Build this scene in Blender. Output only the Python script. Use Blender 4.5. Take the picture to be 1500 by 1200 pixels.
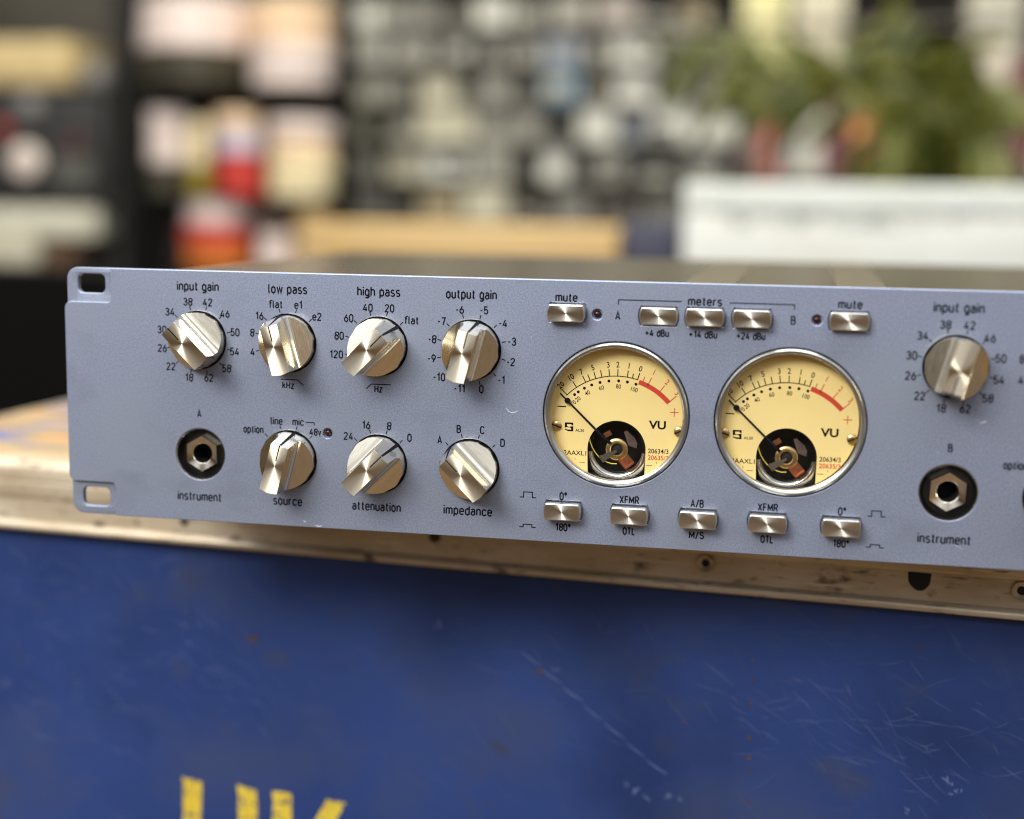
import bpy, bmesh, math, random
from mathutils import Vector, Matrix
PI = math.pi
rad = math.radians
MM = 0.001
random.seed(11)

# ------------------------------------------------------------------ clear
for o in list(bpy.data.objects):
    bpy.data.objects.remove(o)
scene = bpy.context.scene
COL = scene.collection

# ------------------------------------------------------------------ camera
cam_d = bpy.data.cameras.new('camera')
cam = bpy.data.objects.new('camera', cam_d)
COL.objects.link(cam)
cam.location = (0.25597, -0.47672, 0.11393)
cam.rotation_euler = (1.4288, -0.0153, 0.1979)
F_PX = 2152.6                      # focal length in pixels of a 1500 px wide frame
cam_d.sensor_width = 36.0
cam_d.lens = F_PX / 1500 * 36
cam_d.clip_start = 0.02
cam_d.clip_end = 50
cam_d.dof.use_dof = True
cam_d.dof.focus_distance = 0.494
cam_d.dof.aperture_fstop = 3.5
cam_d.dof.aperture_blades = 0
scene.camera = cam

# ------------------------------------------------------------------ render / exposure
scene.render.engine = 'CYCLES'
scene.cycles.use_denoising = True
scene.cycles.max_bounces = 8
scene.cycles.caustics_reflective = False
scene.cycles.caustics_refractive = False
scene.cycles.sample_clamp_indirect = 6
scene.cycles.filter_width = 1.05
vs = scene.view_settings
vs.view_transform = 'Standard'
vs.look = 'None'
vs.gamma = 1
vs.use_curve_mapping = False
vs.exposure = 0.0

# ------------------------------------------------------------------ world: soft light of a bright shop
world = bpy.data.worlds.new('World')
scene.world = world
world.use_nodes = True
nt = world.node_tree
nt.nodes.clear()
out = nt.nodes.new('ShaderNodeOutputWorld')
bg = nt.nodes.new('ShaderNodeBackground')
bg.inputs['Strength'].default_value = 0.62
tc = nt.nodes.new('ShaderNodeTexCoord')
sep = nt.nodes.new('ShaderNodeSeparateXYZ')
nt.links.new(tc.outputs['Generated'], sep.inputs[0])
ramp = nt.nodes.new('ShaderNodeValToRGB')
mr = nt.nodes.new('ShaderNodeMapRange')
mr.inputs['From Min'].default_value = -1
mr.inputs['From Max'].default_value = 1
nt.links.new(sep.outputs['Z'], mr.inputs['Value'])
nt.links.new(mr.outputs[0], ramp.inputs[0])
cr = ramp.color_ramp
cr.elements[0].position = 0.0
cr.elements[0].color = (0.06, 0.03, 0.011, 1)
cr.elements[1].position = 1.0
cr.elements[1].color = (2.1, 2.15, 2.25, 1)
for pos, c in ((0.40, (0.09, 0.046, 0.017, 1)), (0.50, (0.13, 0.088, 0.050, 1)), (0.58, (0.25, 0.225, 0.195, 1)), (0.70, (1.55, 1.65, 1.88, 1))):
    e = cr.elements.new(pos)
    e.color = c
wn = nt.nodes.new('ShaderNodeTexNoise')
wn.inputs['Scale'].default_value = 2.6
wn.inputs['Detail'].default_value = 1.5
nt.links.new(tc.outputs['Generated'], wn.inputs['Vector'])
wr = nt.nodes.new('ShaderNodeMapRange')
wr.inputs['From Min'].default_value = 0.35
wr.inputs['From Max'].default_value = 0.65
wr.inputs['To Min'].default_value = 0.22
wr.inputs['To Max'].default_value = 1.6
nt.links.new(wn.outputs['Fac'], wr.inputs['Value'])
wm = nt.nodes.new('ShaderNodeVectorMath')
wm.operation = 'SCALE'
nt.links.new(ramp.outputs[0], wm.inputs[0])
nt.links.new(wr.outputs[0], wm.inputs['Scale'])
# warm glow added to the world, low right, for brown reflections on metal
dn = nt.nodes.new('ShaderNodeVectorMath')
dn.operation = 'DOT_PRODUCT'
dn.inputs[1].default_value = Vector((0.62, -0.68, -0.42)).normalized()
nt.links.new(tc.outputs['Generated'], dn.inputs[0])
dm = nt.nodes.new('ShaderNodeMapRange')
dm.interpolation_type = 'SMOOTHSTEP'
dm.inputs['From Min'].default_value = 0.60
dm.inputs['From Max'].default_value = 0.97
nt.links.new(dn.outputs['Value'], dm.inputs['Value'])
dx = nt.nodes.new('ShaderNodeVectorMath')
dx.operation = 'SCALE'
dx.inputs[0].default_value = (0.30, 0.19, 0.095)
nt.links.new(dm.outputs[0], dx.inputs['Scale'])
da = nt.nodes.new('ShaderNodeVectorMath')
da.operation = 'ADD'
nt.links.new(wm.outputs[0], da.inputs[0])
nt.links.new(dx.outputs[0], da.inputs[1])
nt.links.new(da.outputs[0], bg.inputs['Color'])
nt.links.new(bg.outputs[0], out.inputs[0])


def area(name, loc, target, sx, sy, power, color):
    d = bpy.data.lights.new(name, 'AREA')
    d.shape = 'RECTANGLE'
    d.size, d.size_y = sx, sy
    d.energy = power
    d.color = color
    o = bpy.data.objects.new(name, d)
    COL.objects.link(o)
    o.location = loc
    o.rotation_euler = (Vector(target) - Vector(loc)).to_track_quat('-Z', 'Y').to_euler()
    return o


area('window_light', (-0.36, -1.02, 0.86), (0.15, 0.03, 0.0), 0.75, 0.5, 19, (1.0, 0.96, 0.90))
area('overhead_light', (0.22, -0.22, 1.35), (0.22, 0.0, 0.05), 1.5, 0.35, 17, (0.96, 0.98, 1.0))
area('shop_light', (-0.3, 1.25, 1.9), (-0.3, 2.0, 0.1), 1.8, 0.8, 48, (1.0, 0.94, 0.73))

# ------------------------------------------------------------------ helpers


def new_mesh(name, bm, mats, parent=None, smooth=None, loc=None):
    me = bpy.data.meshes.new(name)
    bm.normal_update()
    bm.to_mesh(me)
    bm.free()
    if not isinstance(mats, (list, tuple)):
        mats = [mats]
    for m in mats:
        me.materials.append(m)
    if smooth is not None:
        for p in me.polygons:
            p.use_smooth = True
        me.set_sharp_from_angle(angle=rad(smooth))
    o = bpy.data.objects.new(name, me)
    COL.objects.link(o)
    if parent is not None:
        o.parent = parent
    if loc is not None:
        o.location = loc
    return o


def tag(o, label=None, cat=None, group=None, kind=None):
    if label:
        o['label'] = label
    if cat:
        o['category'] = cat
    if group:
        o['group'] = group
    if kind:
        o['kind'] = kind
    return o


def thing(name, loc, label, cat, group=None):
    o = bpy.data.objects.new(name, None)
    COL.objects.link(o)
    o.location = loc
    o.empty_display_size = 0.02
    return tag(o, label, cat, group)


def box(bm, x0, x1, y0, y1, z0, z1, mi=0, M=None):
    P = [(x0, y0, z0), (x1, y0, z0), (x1, y1, z0), (x0, y1, z0), (x0, y0, z1), (x1, y0, z1), (x1, y1, z1), (x0, y1, z1)]
    v = [bm.verts.new((M @ Vector(p)) if M else p) for p in P]
    for f in ((0, 3, 2, 1), (4, 5, 6, 7), (0, 1, 5, 4), (1, 2, 6, 5), (2, 3, 7, 6), (3, 0, 4, 7)):
        fc = bm.faces.new([v[i] for i in f])
        fc.material_index = mi
    return v


def rbox(bm, x0, x1, y0, y1, z0, z1, r, mi=0, seg=2):
    b = bmesh.new()
    box(b, x0, x1, y0, y1, z0, z1, mi)
    bmesh.ops.bevel(b, geom=b.edges[:], offset=r, segments=seg, profile=0.5, affect='EDGES')
    for f in b.faces:
        f.material_index = mi
    merge(bm, b)


def merge(bm, b, M=None, mi=None):
    me = bpy.data.meshes.new('tmp')
    b.to_mesh(me)
    b.free()
    if M is not None:
        me.transform(M)
    n = len(bm.faces)
    bm.from_mesh(me)
    bpy.data.meshes.remove(me)
    if mi is not None:
        bm.faces.ensure_lookup_table()
        for f in bm.faces[n:]:
            f.material_index = mi


def lathe(bm, prof, n=64, mi=0, cx=0, cy=0, cap0=False, cap1=False):
    """profile of (r, z) turned about local z"""
    rings = []
    for r, z in prof:
        rings.append([bm.verts.new((cx + r * math.cos(2 * PI * k / n), cy + r * math.sin(2 * PI * k / n), z)) for k in range(n)])
    for a, b in zip(rings[:-1], rings[1:]):
        for k in range(n):
            f = bm.faces.new((a[k], a[(k + 1) % n], b[(k + 1) % n], b[k]))
            f.material_index = mi
    if cap0:
        f = bm.faces.new(rings[0][::-1]); f.material_index = mi
    if cap1:
        f = bm.faces.new(rings[-1]); f.material_index = mi


def prism(bm, pts, z0, z1, mi=0):
    a = [bm.verts.new((x, y, z0)) for x, y in pts]
    b = [bm.verts.new((x, y, z1)) for x, y in pts]
    n = len(pts)
    fs = [bm.faces.new(a[::-1]), bm.faces.new(b)]
    for k in range(n):
        fs.append(bm.faces.new((a[k], a[(k + 1) % n], b[(k + 1) % n], b[k])))
    for f in fs:
        f.material_index = mi


def tube(bm, pts, r, n=8, mi=0):
    pts = [Vector(p) for p in pts]
    rs = r if isinstance(r, (list, tuple)) else [r] * len(pts)
    rings = []
    up = Vector((0.13, 0.21, 0.97)).normalized()
    for i, p in enumerate(pts):
        t = (pts[min(i + 1, len(pts) - 1)] - pts[max(i - 1, 0)]).normalized()
        u = t.cross(up)
        if u.length < 1e-4:
            u = t.cross(Vector((1, 0, 0)))
        u.normalize()
        w = t.cross(u)
        rings.append([bm.verts.new(p + rs[i] * (math.cos(2 * PI * k / n) * u + math.sin(2 * PI * k / n) * w)) for k in range(n)])
    for a, b in zip(rings[:-1], rings[1:]):
        for k in range(n):
            f = bm.faces.new((a[k], a[(k + 1) % n], b[(k + 1) % n], b[k])); f.material_index = mi
    for rg in (rings[0][::-1], rings[-1]):
        f = bm.faces.new(rg); f.material_index = mi


def ribbon(bm, pts, w, z=0.0, mi=0):
    """flat printed line through 2-D points, mitred, facing +z"""
    n = len(pts)
    L, Rr = [], []
    ws = w if isinstance(w, (list, tuple)) else [w] * n
    for i in range(n):
        p = Vector(pts[i])
        d0 = (p - Vector(pts[i - 1])).normalized() if i > 0 else None
        d1 = (Vector(pts[i + 1]) - p).normalized() if i < n - 1 else None
        if d0 is None:
            d0 = d1
        if d1 is None:
            d1 = d0
        n0 = Vector((-d0.y, d0.x)); n1 = Vector((-d1.y, d1.x))
        m = (n0 + n1)
        if m.length < 1e-6:
            m = n0.copy()
        m.normalize()
        s = ws[i] / 2 / max(0.35, m.dot(n0))
        a = p + m * s; b = p - m * s
        L.append(bm.verts.new((a.x, a.y, z))); Rr.append(bm.verts.new((b.x, b.y, z)))
    for i in range(n - 1):
        f = bm.faces.new((Rr[i], Rr[i + 1], L[i + 1], L[i])); f.material_index = mi


def disc(bm, x, y, r, z=0.0, n=20, mi=0):
    f = bm.faces.new([bm.verts.new((x + r * math.cos(2 * PI * k / n), y + r * math.sin(2 * PI * k / n), z)) for k in range(n)])
    f.material_index = mi


_glyph = {}


def _text_mesh(s, bold=0.0, res=3):
    key = (s, bold, res)
    if key not in _glyph:
        cu = bpy.data.curves.new('t', 'FONT')
        cu.body = s
        cu.size = 1
        cu.offset = bold
        cu.resolution_u = res
        ob = bpy.data.objects.new('t', cu)
        COL.objects.link(ob)
        bpy.context.view_layer.update()
        dg = bpy.context.evaluated_depsgraph_get()
        me = bpy.data.meshes.new_from_object(ob.evaluated_get(dg))
        bpy.data.objects.remove(ob)
        bpy.data.curves.remove(cu)
        _glyph[key] = me
    return _glyph[key]


def _ext(me):
    xs = [v.co.x for v in me.vertices]; ys = [v.co.y for v in me.vertices]
    return min(xs), max(xs), min(ys), max(ys)


CAP = _ext(_text_mesh('H'))[3]


def text(bm, s, cx, cy, h, w=None, z=0.0, mi=0, rot=0.0, squeeze=0.76, bold=0.0, res=3):
    """lettering of cap height h centred on (cx, cy) in the xy plane"""
    me = _text_mesh(s, bold, res).copy()
    x0, x1, y0, y1 = _ext(me)
    sy = h / CAP
    sx = w / (x1 - x0) if w else sy * squeeze
    M = Matrix.Translation((cx, cy, z)) @ Matrix.Rotation(rot, 4, 'Z') @ Matrix.Diagonal((sx, sy, 1, 1)) @ Matrix.Translation((-(x0 + x1) / 2, -CAP / 2, 0))
    me.transform(M)
    n = len(bm.faces)
    bm.from_mesh(me)
    bpy.data.meshes.remove(me)
    bm.faces.ensure_lookup_table()
    for f in bm.faces[n:]:
        f.material_index = mi


def rrect(x0, y0, x1, y1, r, n=6):
    rs = r if isinstance(r, (list, tuple)) else (r, r, r, r)     # bl br tr tl
    pts = []
    for (cx, cy, a0, rr) in ((x0 + rs[0], y0 + rs[0], 180, rs[0]), (x1 - rs[1], y0 + rs[1], 270, rs[1]), (x1 - rs[2], y1 - rs[2], 0, rs[2]), (x0 + rs[3], y1 - rs[3], 90, rs[3])):
        for k in range(n + 1):
            a = rad(a0 + 90 * k / n)
            pts.append((cx + rr * math.cos(a), cy + rr * math.sin(a)))
    return pts


def circ(x, y, r, n=64):
    return [(x + r * math.cos(2 * PI * k / n), y + r * math.sin(2 * PI * k / n)) for k in range(n)]


def plate(loops, half, bev, seg=2):
    """filled outline with holes, edges bevelled; thickness 2*half about z=0 -> bmesh"""
    cu = bpy.data.curves.new('plate', 'CURVE')
    cu.dimensions = '2D'
    cu.fill_mode = 'BOTH'
    cu.extrude = half - bev
    cu.bevel_depth = bev
    cu.bevel_resolution = seg
    cu.offset = -bev
    for pts in loops:
        sp = cu.splines.new('POLY')
        sp.points.add(len(pts) - 1)
        for k, (x, y) in enumerate(pts):
            sp.points[k].co = (x, y, 0, 1)
        sp.use_cyclic_u = True
    ob = bpy.data.objects.new('plate', cu)
    COL.objects.link(ob)
    bpy.context.view_layer.update()
    dg = bpy.context.evaluated_depsgraph_get()
    me = bpy.data.meshes.new_from_object(ob.evaluated_get(dg))
    bpy.data.objects.remove(ob)
    bpy.data.curves.remove(cu)
    b = bmesh.new()
    b.from_mesh(me)
    bpy.data.meshes.remove(me)
    bmesh.ops.remove_doubles(b, verts=b.verts[:], dist=1e-4)
    return b


FACE = Matrix.Rotation(rad(90), 4, 'X')          # local (x, y, z) -> world (x, -z, y): local z points out of the panel
FACE_MM = FACE @ Matrix.Scale(MM, 4)


def at_panel(x, z, ang=0.0, y=0.0):
    """object matrix for a part whose mesh is in metres with its own z axis pointing out of the panel; ang clockwise"""
    return Matrix.Translation((x * MM, y * MM, z * MM)) @ FACE @ Matrix.Rotation(-rad(ang), 4, 'Z')


def mm_mesh(name, bm, mats, parent=None, smooth=None):
    for v in bm.verts:
        v.co *= MM
    return new_mesh(name, bm, mats, parent, smooth)


def square_texspace(o, r):
    """equal generated-coordinate scale on every axis, so the turning marks run in true circles"""
    me = o.data
    me.use_auto_texspace = False
    me.texspace_location = (0, 0, 0)
    me.texspace_size = (r, r, r)


def copy_tree(o, parent=None):
    c = o.copy()
    COL.objects.link(c)
    if parent is not None:
        c.parent = parent
    for ch in list(o.children):
        copy_tree(ch, c)
    return c

# ------------------------------------------------------------------ materials


def mat(name, base, rough=0.5, metal=0.0, **kw):
    m = bpy.data.materials.new(name)
    m.use_nodes = True
    b = m.node_tree.nodes['Principled BSDF']
    b.inputs['Base Color'].default_value = (*base, 1)
    b.inputs['Roughness'].default_value = rough
    b.inputs['Metallic'].default_value = metal
    for k, v in kw.items():
        b.inputs[k].default_value = v
    return m


def noise_mat(name, c1, c2, scale, rough=0.5, metal=0.0, bump=0.0, bdist=0.0001, stretch=(1, 1, 1), detail=4, lo=0.35, hi=0.65, rvar=0.0, extra=None):
    m = mat(name, c1, rough, metal)
    n = m.node_tree
    b = n.nodes['Principled BSDF']
    t = n.nodes.new('ShaderNodeTexCoord')
    mp = n.nodes.new('ShaderNodeMapping')
    mp.inputs['Scale'].default_value = stretch
    n.links.new(t.outputs['Object'], mp.inputs[0])
    nz = n.nodes.new('ShaderNodeTexNoise')
    nz.inputs['Scale'].default_value = scale
    nz.inputs['Detail'].default_value = detail
    n.links.new(mp.outputs[0], nz.inputs['Vector'])
    r = n.nodes.new('ShaderNodeValToRGB')
    r.color_ramp.elements[0].position = lo
    r.color_ramp.elements[0].color = (*c1, 1)
    r.color_ramp.elements[1].position = hi
    r.color_ramp.elements[1].color = (*c2, 1)
    n.links.new(nz.outputs['Fac'], r.inputs[0])
    col = r.outputs[0]
    if extra:
        for (c, sc, lo2, hi2, st, seed, *rot) in extra:
            mp2 = n.nodes.new('ShaderNodeMapping')
            mp2.inputs['Scale'].default_value = st
            if rot:
                mp2.vector_type = 'TEXTURE'
                mp2.inputs['Scale'].default_value = tuple(1 / v for v in st)
                mp2.inputs['Rotation'].default_value = (0, rad(rot[0]), 0)
            mp2.inputs['Location'].default_value = (seed, seed * .7, seed * 1.3)
            n.links.new(t.outputs['Object'], mp2.inputs[0])
            z2 = n.nodes.new('ShaderNodeTexNoise')
            z2.inputs['Scale'].default_value = sc
            z2.inputs['Detail'].default_value = 5
            n.links.new(mp2.outputs[0], z2.inputs['Vector'])
            m2 = n.nodes.new('ShaderNodeMapRange')
            m2.inputs['From Min'].default_value = lo2
            m2.inputs['From Max'].default_value = hi2
            n.links.new(z2.outputs['Fac'], m2.inputs['Value'])
            mx = n.nodes.new('ShaderNodeMix')
            mx.data_type = 'RGBA'
            n.links.new(m2.outputs[0], mx.inputs['Factor'])
            n.links.new(col, mx.inputs['A'])
            mx.inputs['B'].default_value = (*c, 1)
            col = mx.outputs['Result']
    n.links.new(col, b.inputs['Base Color'])
    if rvar:
        q = n.nodes.new('ShaderNodeMapRange')
        q.inputs['To Min'].default_value = rough - rvar
        q.inputs['To Max'].default_value = rough + rvar
        n.links.new(nz.outputs['Fac'], q.inputs['Value'])
        n.links.new(q.outputs[0], b.inputs['Roughness'])
    if bump:
        bp = n.nodes.new('ShaderNodeBump')
        bp.inputs['Strength'].default_value = bump
        bp.inputs['Distance'].default_value = bdist
        n.links.new(nz.outputs['Fac'], bp.inputs['Height'])
        n.links.new(bp.outputs[0], b.inputs['Normal'])
    return m


def turned_mat(name, base, rough, aniso, arot=0.0):
    """face-turned metal: circular machining marks about the part's own z axis"""
    m = mat(name, base, rough, 1.0)
    n = m.node_tree
    b = n.nodes['Principled BSDF']
    b.inputs['Anisotropic'].default_value = aniso
    b.inputs['Anisotropic Rotation'].default_value = arot
    tg = n.nodes.new('ShaderNodeTangent')
    tg.direction_type = 'RADIAL'
    tg.axis = 'Z'
    n.links.new(tg.outputs[0], b.inputs['Tangent'])
    t = n.nodes.new('ShaderNodeTexCoord')
    ln = n.nodes.new('ShaderNodeVectorMath')
    ln.operation = 'LENGTH'
    ml = n.nodes.new('ShaderNodeVectorMath')
    ml.operation = 'MULTIPLY'
    ml.inputs[1].default_value = (1, 1, 0)
    n.links.new(t.outputs['Object'], ml.inputs[0])
    n.links.new(ml.outputs[0], ln.inputs[0])
    nz = n.nodes.new('ShaderNodeTexNoise')
    nz.noise_dimensions = '1D'
    nz.inputs['Scale'].default_value = 6000
    nz.inputs['Detail'].default_value = 2
    n.links.new(ln.outputs['Value'], nz.inputs['W'])
    q = n.nodes.new('ShaderNodeMapRange')
    q.inputs['To Min'].default_value = rough - 0.06
    q.inputs['To Max'].default_value = rough + 0.08
    n.links.new(nz.outputs['Fac'], q.inputs['Value'])
    n.links.new(q.outputs[0], b.inputs['Roughness'])
    return m


def clear_mat(name):
    m = bpy.data.materials.new(name)
    m.use_nodes = True
    n = m.node_tree
    n.nodes.clear()
    o = n.nodes.new('ShaderNodeOutputMaterial')
    mx = n.nodes.new('ShaderNodeMixShader')
    tr = n.nodes.new('ShaderNodeBsdfTransparent')
    gl = n.nodes.new('ShaderNodeBsdfGlossy')
    gl.inputs['Roughness'].default_value = 0.03
    fr = n.nodes.new('ShaderNodeFresnel')
    fr.inputs['IOR'].default_value = 1.42
    n.links.new(fr.outputs[0], mx.inputs[0])
    n.links.new(tr.outputs[0], mx.inputs[1])
    n.links.new(gl.outputs[0], mx.inputs[2])
    n.links.new(mx.outputs[0], o.inputs[0])
    return m


M_panel = noise_mat('panel_anodised', (0.258, 0.302, 0.418), (0.368, 0.415, 0.545), 1900, rough=0.40, metal=0.5, bump=0.45, bdist=0.00007, detail=3, rvar=0.05,
                    extra=[((0.33, 0.375, 0.46), 22, 0.50, 0.85, (1, 1, 1), 2.0), ((0.24, 0.275, 0.36), 35, 0.58, 0.85, (1, 1, 1.6), 5.0), ((0.62, 0.65, 0.72), 700, 0.715, 0.75, (1, 1, 1), 9.0)])
M_ink = mat('black_ink', (0.006, 0.006, 0.009), 0.8, 0.0, **{'Specular IOR Level': 0.1})
M_bare = mat('bare_scratch', (0.85, 0.87, 0.92), 0.35, 0.3)
M_turned = turned_mat('turned_aluminium', (0.96, 0.86, 0.66), 0.35, 1.0, 0.25)
M_milled = noise_mat('milled_aluminium', (0.88, 0.78, 0.58), (0.96, 0.87, 0.69), 500, rough=0.17, metal=1.0, bump=0.25, bdist=0.00003, stretch=(6, 0.6, 6), rvar=0.06)
M_button = turned_mat('turned_button_metal', (0.92, 0.86, 0.74), 0.38, 1.0, 0.25)
M_btnside = mat('button_side_metal', (0.80, 0.77, 0.70), 0.3, 1.0)
M_black = mat('black_paint', (0.006, 0.006, 0.007), 0.7, 0.0, **{'Specular IOR Level': 0.15})
M_blackpl = mat('black_plastic', (0.007, 0.0065, 0.0065), 0.35)
M_chassis = noise_mat('chassis_metal', (0.072, 0.056, 0.034), (0.092, 0.073, 0.046), 900, rough=0.24, metal=0.0, bump=0.1, bdist=0.00002)
M_bezel = mat('bezel_metal', (0.46, 0.45, 0.40), 0.33, 1.0)
M_dial = noise_mat('dial_card', (0.90, 0.70, 0.27), (0.92, 0.73, 0.30), 60, rough=0.6)
M_red = mat('red_ink', (0.62, 0.05, 0.022), 0.55)
M_lens = clear_mat('clear_lens')
M_brass = noise_mat('brass', (0.56, 0.38, 0.16), (0.70, 0.50, 0.24), 900, rough=0.3, metal=1.0)
M_copper = noise_mat('copper', (0.74, 0.27, 0.12), (0.90, 0.40, 0.20), 700, rough=0.3, metal=1.0)
M_steel = mat('bright_steel', (0.78, 0.77, 0.72), 0.2, 1.0)
M_nickel = noise_mat('nickel', (0.84, 0.74, 0.60), (0.92, 0.84, 0.70), 600, rough=0.16, metal=1.0)
M_dark = mat('cavity_black', (0.004, 0.004, 0.004), 0.7)
M_wire = mat('yellow_spring', (0.72, 0.62, 0.08), 0.35, 0.3)
M_led = mat('dark_red_led', (0.035, 0.004, 0.004), 0.15)
M_housing = mat('ivory_housing', (0.55, 0.46, 0.27), 0.5)

# ------------------------------------------------------------------ the setting
bm = bmesh.new()
box(bm, -6, 6, 0.92, 6, -0.96, -0.90)
tag(new_mesh('floor', bm, noise_mat('dark_floor', (0.010, 0.008, 0.007), (0.018, 0.015, 0.012), 6, rough=0.7)), kind='structure')
bm = bmesh.new()
box(bm, -6, 6, -5, 0.918, -0.96, -0.90)
tag(new_mesh('timber_floor', bm, noise_mat('timber', (0.10, 0.058, 0.024), (0.16, 0.095, 0.042), 5, rough=0.6, stretch=(1, 8, 1))), kind='structure')
bm = bmesh.new()
box(bm, -6, 6, 3.25, 2.85, -0.90, 2.6)
tag(new_mesh('wall', bm, noise_mat('grey_wall', (0.10, 0.095, 0.08), (0.15, 0.145, 0.125), 5, rough=0.85)), kind='structure')

# ------------------------------------------------------------------ flight case
D = Vector((1, -0.0965, 0)).normalized()           # along the case front
N = Vector((-0.0965, -1, 0)).normalized()          # out of the case front
case_org = Vector((0, 0.0728, 0.002))              # on the upper front edge
CM = Matrix(((D.x, N.x, 0, case_org.x), (D.y, N.y, 0, case_org.y), (0, 0, 1, case_org.z), (0, 0, 0, 1)))  # local: u along, v out, z up
CX0, CX1 = -0.152, 1.05
case = thing('flight_case', (CM @ Vector((0.4, -0.3, -0.902))), 'scratched dark blue flight case with pale metal edging and yellow stencilled letters, under the preamp', 'flight case')


def case_mesh(name, bm, mats, smooth=None, parent=case):
    bm.transform(CM)
    bm.transform(Matrix.Translation(-case.location))
    o = new_mesh(name, bm, mats, None, smooth)
    o.parent = case
    return o


M_blue = noise_mat('blue_laminate', (0.021, 0.046, 0.165), (0.028, 0.060, 0.212), 9, rough=0.42, bump=0.5, bdist=0.0006, rvar=0.12,
                   extra=[((0.050, 0.068, 0.150), 20, 0.48, 0.80, (0.8, 1, 1.2), 3.1), ((0.055, 0.064, 0.10), 34, 0.60, 0.85, (1, 1, 1.3), 1.2), ((0.05, 0.045, 0.06), 60, 0.70, 0.76, (1, 1, 1), 17.7),
                          ((0.042, 0.068, 0.185), 520, 0.60, 0.74, (0.05, 1, 1.0), 0.31, 28), ((0.040, 0.064, 0.175), 480, 0.61, 0.75, (0.06, 1, 1.0), 0.57, -12), ((0.042, 0.064, 0.17), 560, 0.62, 0.76, (0.08, 1, 1.0), 0.83, 63), ((0.012, 0.026, 0.09), 10, 0.5, 0.8, (1, 1, 1), 4.9)])
M_blue.node_tree.nodes['Principled BSDF'].inputs['Specular IOR Level'].default_value = 0.3
M_scr = mat('pale_scratch', (0.105, 0.145, 0.31), 0.6)
M_rust = noise_mat('rust_chip', (0.05, 0.022, 0.010), (0.10, 0.05, 0.02), 400, rough=0.8)
M_yel = noise_mat('yellow_stencil_paint', (0.70, 0.50, 0.035), (0.78, 0.60, 0.07), 120, rough=0.55, extra=[((0.05, 0.06, 0.14), 330, 0.57, 0.62, (1, 1, 1), 2.2), ((0.55, 0.40, 0.06), 60, 0.5, 0.7, (1, 1, 1), 5.0)])
M_alu = noise_mat('weathered_aluminium', (0.56, 0.45, 0.30), (0.76, 0.66, 0.50), 60, rough=0.40, metal=0.35, bump=0.5, bdist=0.0003, stretch=(0.4, 1, 1.5),
                  extra=[((0.15, 0.105, 0.065), 95, 0.61, 0.73, (0.8, 1, 1.4), 4.4), ((0.80, 0.72, 0.58), 240, 0.60, 0.72, (0.12, 1, 3.0), 8.1), ((0.24, 0.17, 0.10), 420, 0.61, 0.73, (0.25, 1, 1.6), 2.7)])
M_ply = noise_mat('worn_plywood_top', (0.26, 0.165, 0.075), (0.46, 0.34, 0.19), 22, rough=0.6, stretch=(0.5, 2.5, 1),
                  extra=[((0.50, 0.25, 0.09), 30, 0.56, 0.63, (0.6, 1.6, 1), 5.2), ((0.13, 0.14, 0.27), 26, 0.55, 0.60, (0.7, 1.6, 1), 9.4), ((0.20, 0.10, 0.04), 40, 0.63, 0.70, (1, 1, 1), 6.4)])

# board, with scratches, chips and the long scuff as thin flakes of its own surface
bm = bmesh.new()
box(bm, CX0 + 0.004, CX1, -0.012, -0.006, -0.90, -0.0275, 0)
XZ = Matrix(((1, 0, 0, 0), (0, 0, 1, -0.003), (0, -1, 0, 0), (0, 0, 0, 1)))


def on_board(pts, w, mi):
    """pts (u, z) in mm in the case frame, printed 0.06 mm proud of the board"""
    b = bmesh.new()
    ribbon(b, pts, w, 0.06, mi)
    M = Matrix(((MM, 0, 0, 0), (0, 0, MM, -0.006), (0, MM, 0, 0), (0, 0, 0, 1)))
    merge(bm, b, M)


def scratch(u, z, L, ang, w, mi=1, curve=0.15):
    a = rad(ang)
    n = 5
    pts, ws = [], []
    for k in range(n + 1):
        t = k / n
        pts.append((u + L * t * math.cos(a + curve * (t - .5)) , z + L * t * math.sin(a + curve * (t - .5)) + random.uniform(-.08, .08)))
        ws.append(max(0.05, w * (0.25 + math.sin(PI * min(max(t, 0.06), 0.94)))))
    on_board(pts, ws, mi)


for k in range(7):
    t0 = k / 7
    scratch(154 + 59 * t0, -61 - 44 * t0, 9.5, -37 + random.uniform(-3, 3), random.uniform(0.25, 0.5))
for k in range(95):                                    # scuffed lower right
    u = random.gauss(288, 34); z = random.gauss(-80, 13)
    scratch(u, z, random.uniform(3, 15), random.choice((-25, -32, -8, -45, 8, 20)) + random.uniform(-14, 14), random.uniform(0.05, 0.14), 1, random.uniform(-.35, .35))
for k in range(60):                                    # long shallow scuffs
    scratch(random.uniform(-60, 330), random.uniform(-120, -40), random.choice((4, 6, 9, 14, 26)) * random.uniform(.7, 1.2), random.uniform(-55, -5), random.uniform(0.05, 0.14), 1, random.uniform(-.3, .3))
for k in range(55):
    scratch(random.uniform(-85, 20), random.uniform(-125, -40), random.uniform(4, 16), random.uniform(-45, 30), random.uniform(0.08, 0.2), 1, random.uniform(-.6, .6))
for u, z, s in ((9, -66, 1.1), (10, -73, 1.0), (8, -60, .6), (197, -110, 1.2), (200, -113, 1.6), (205, -114, 1.4), (214, -112, 1.5), (217, -113, 1.2), (-80, -101, 1.3), (168, -68, 1.0), (120, -55, 1.2), (315, -93, 1.6), (318, -97, 1.4), (302, -106, 1.2)):
    for k in range(4):
        scratch(u + random.uniform(-s, s), z + random.uniform(-s, s), random.uniform(.6, 2.0) * s, random.uniform(0, 180), .35 * s)
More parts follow.
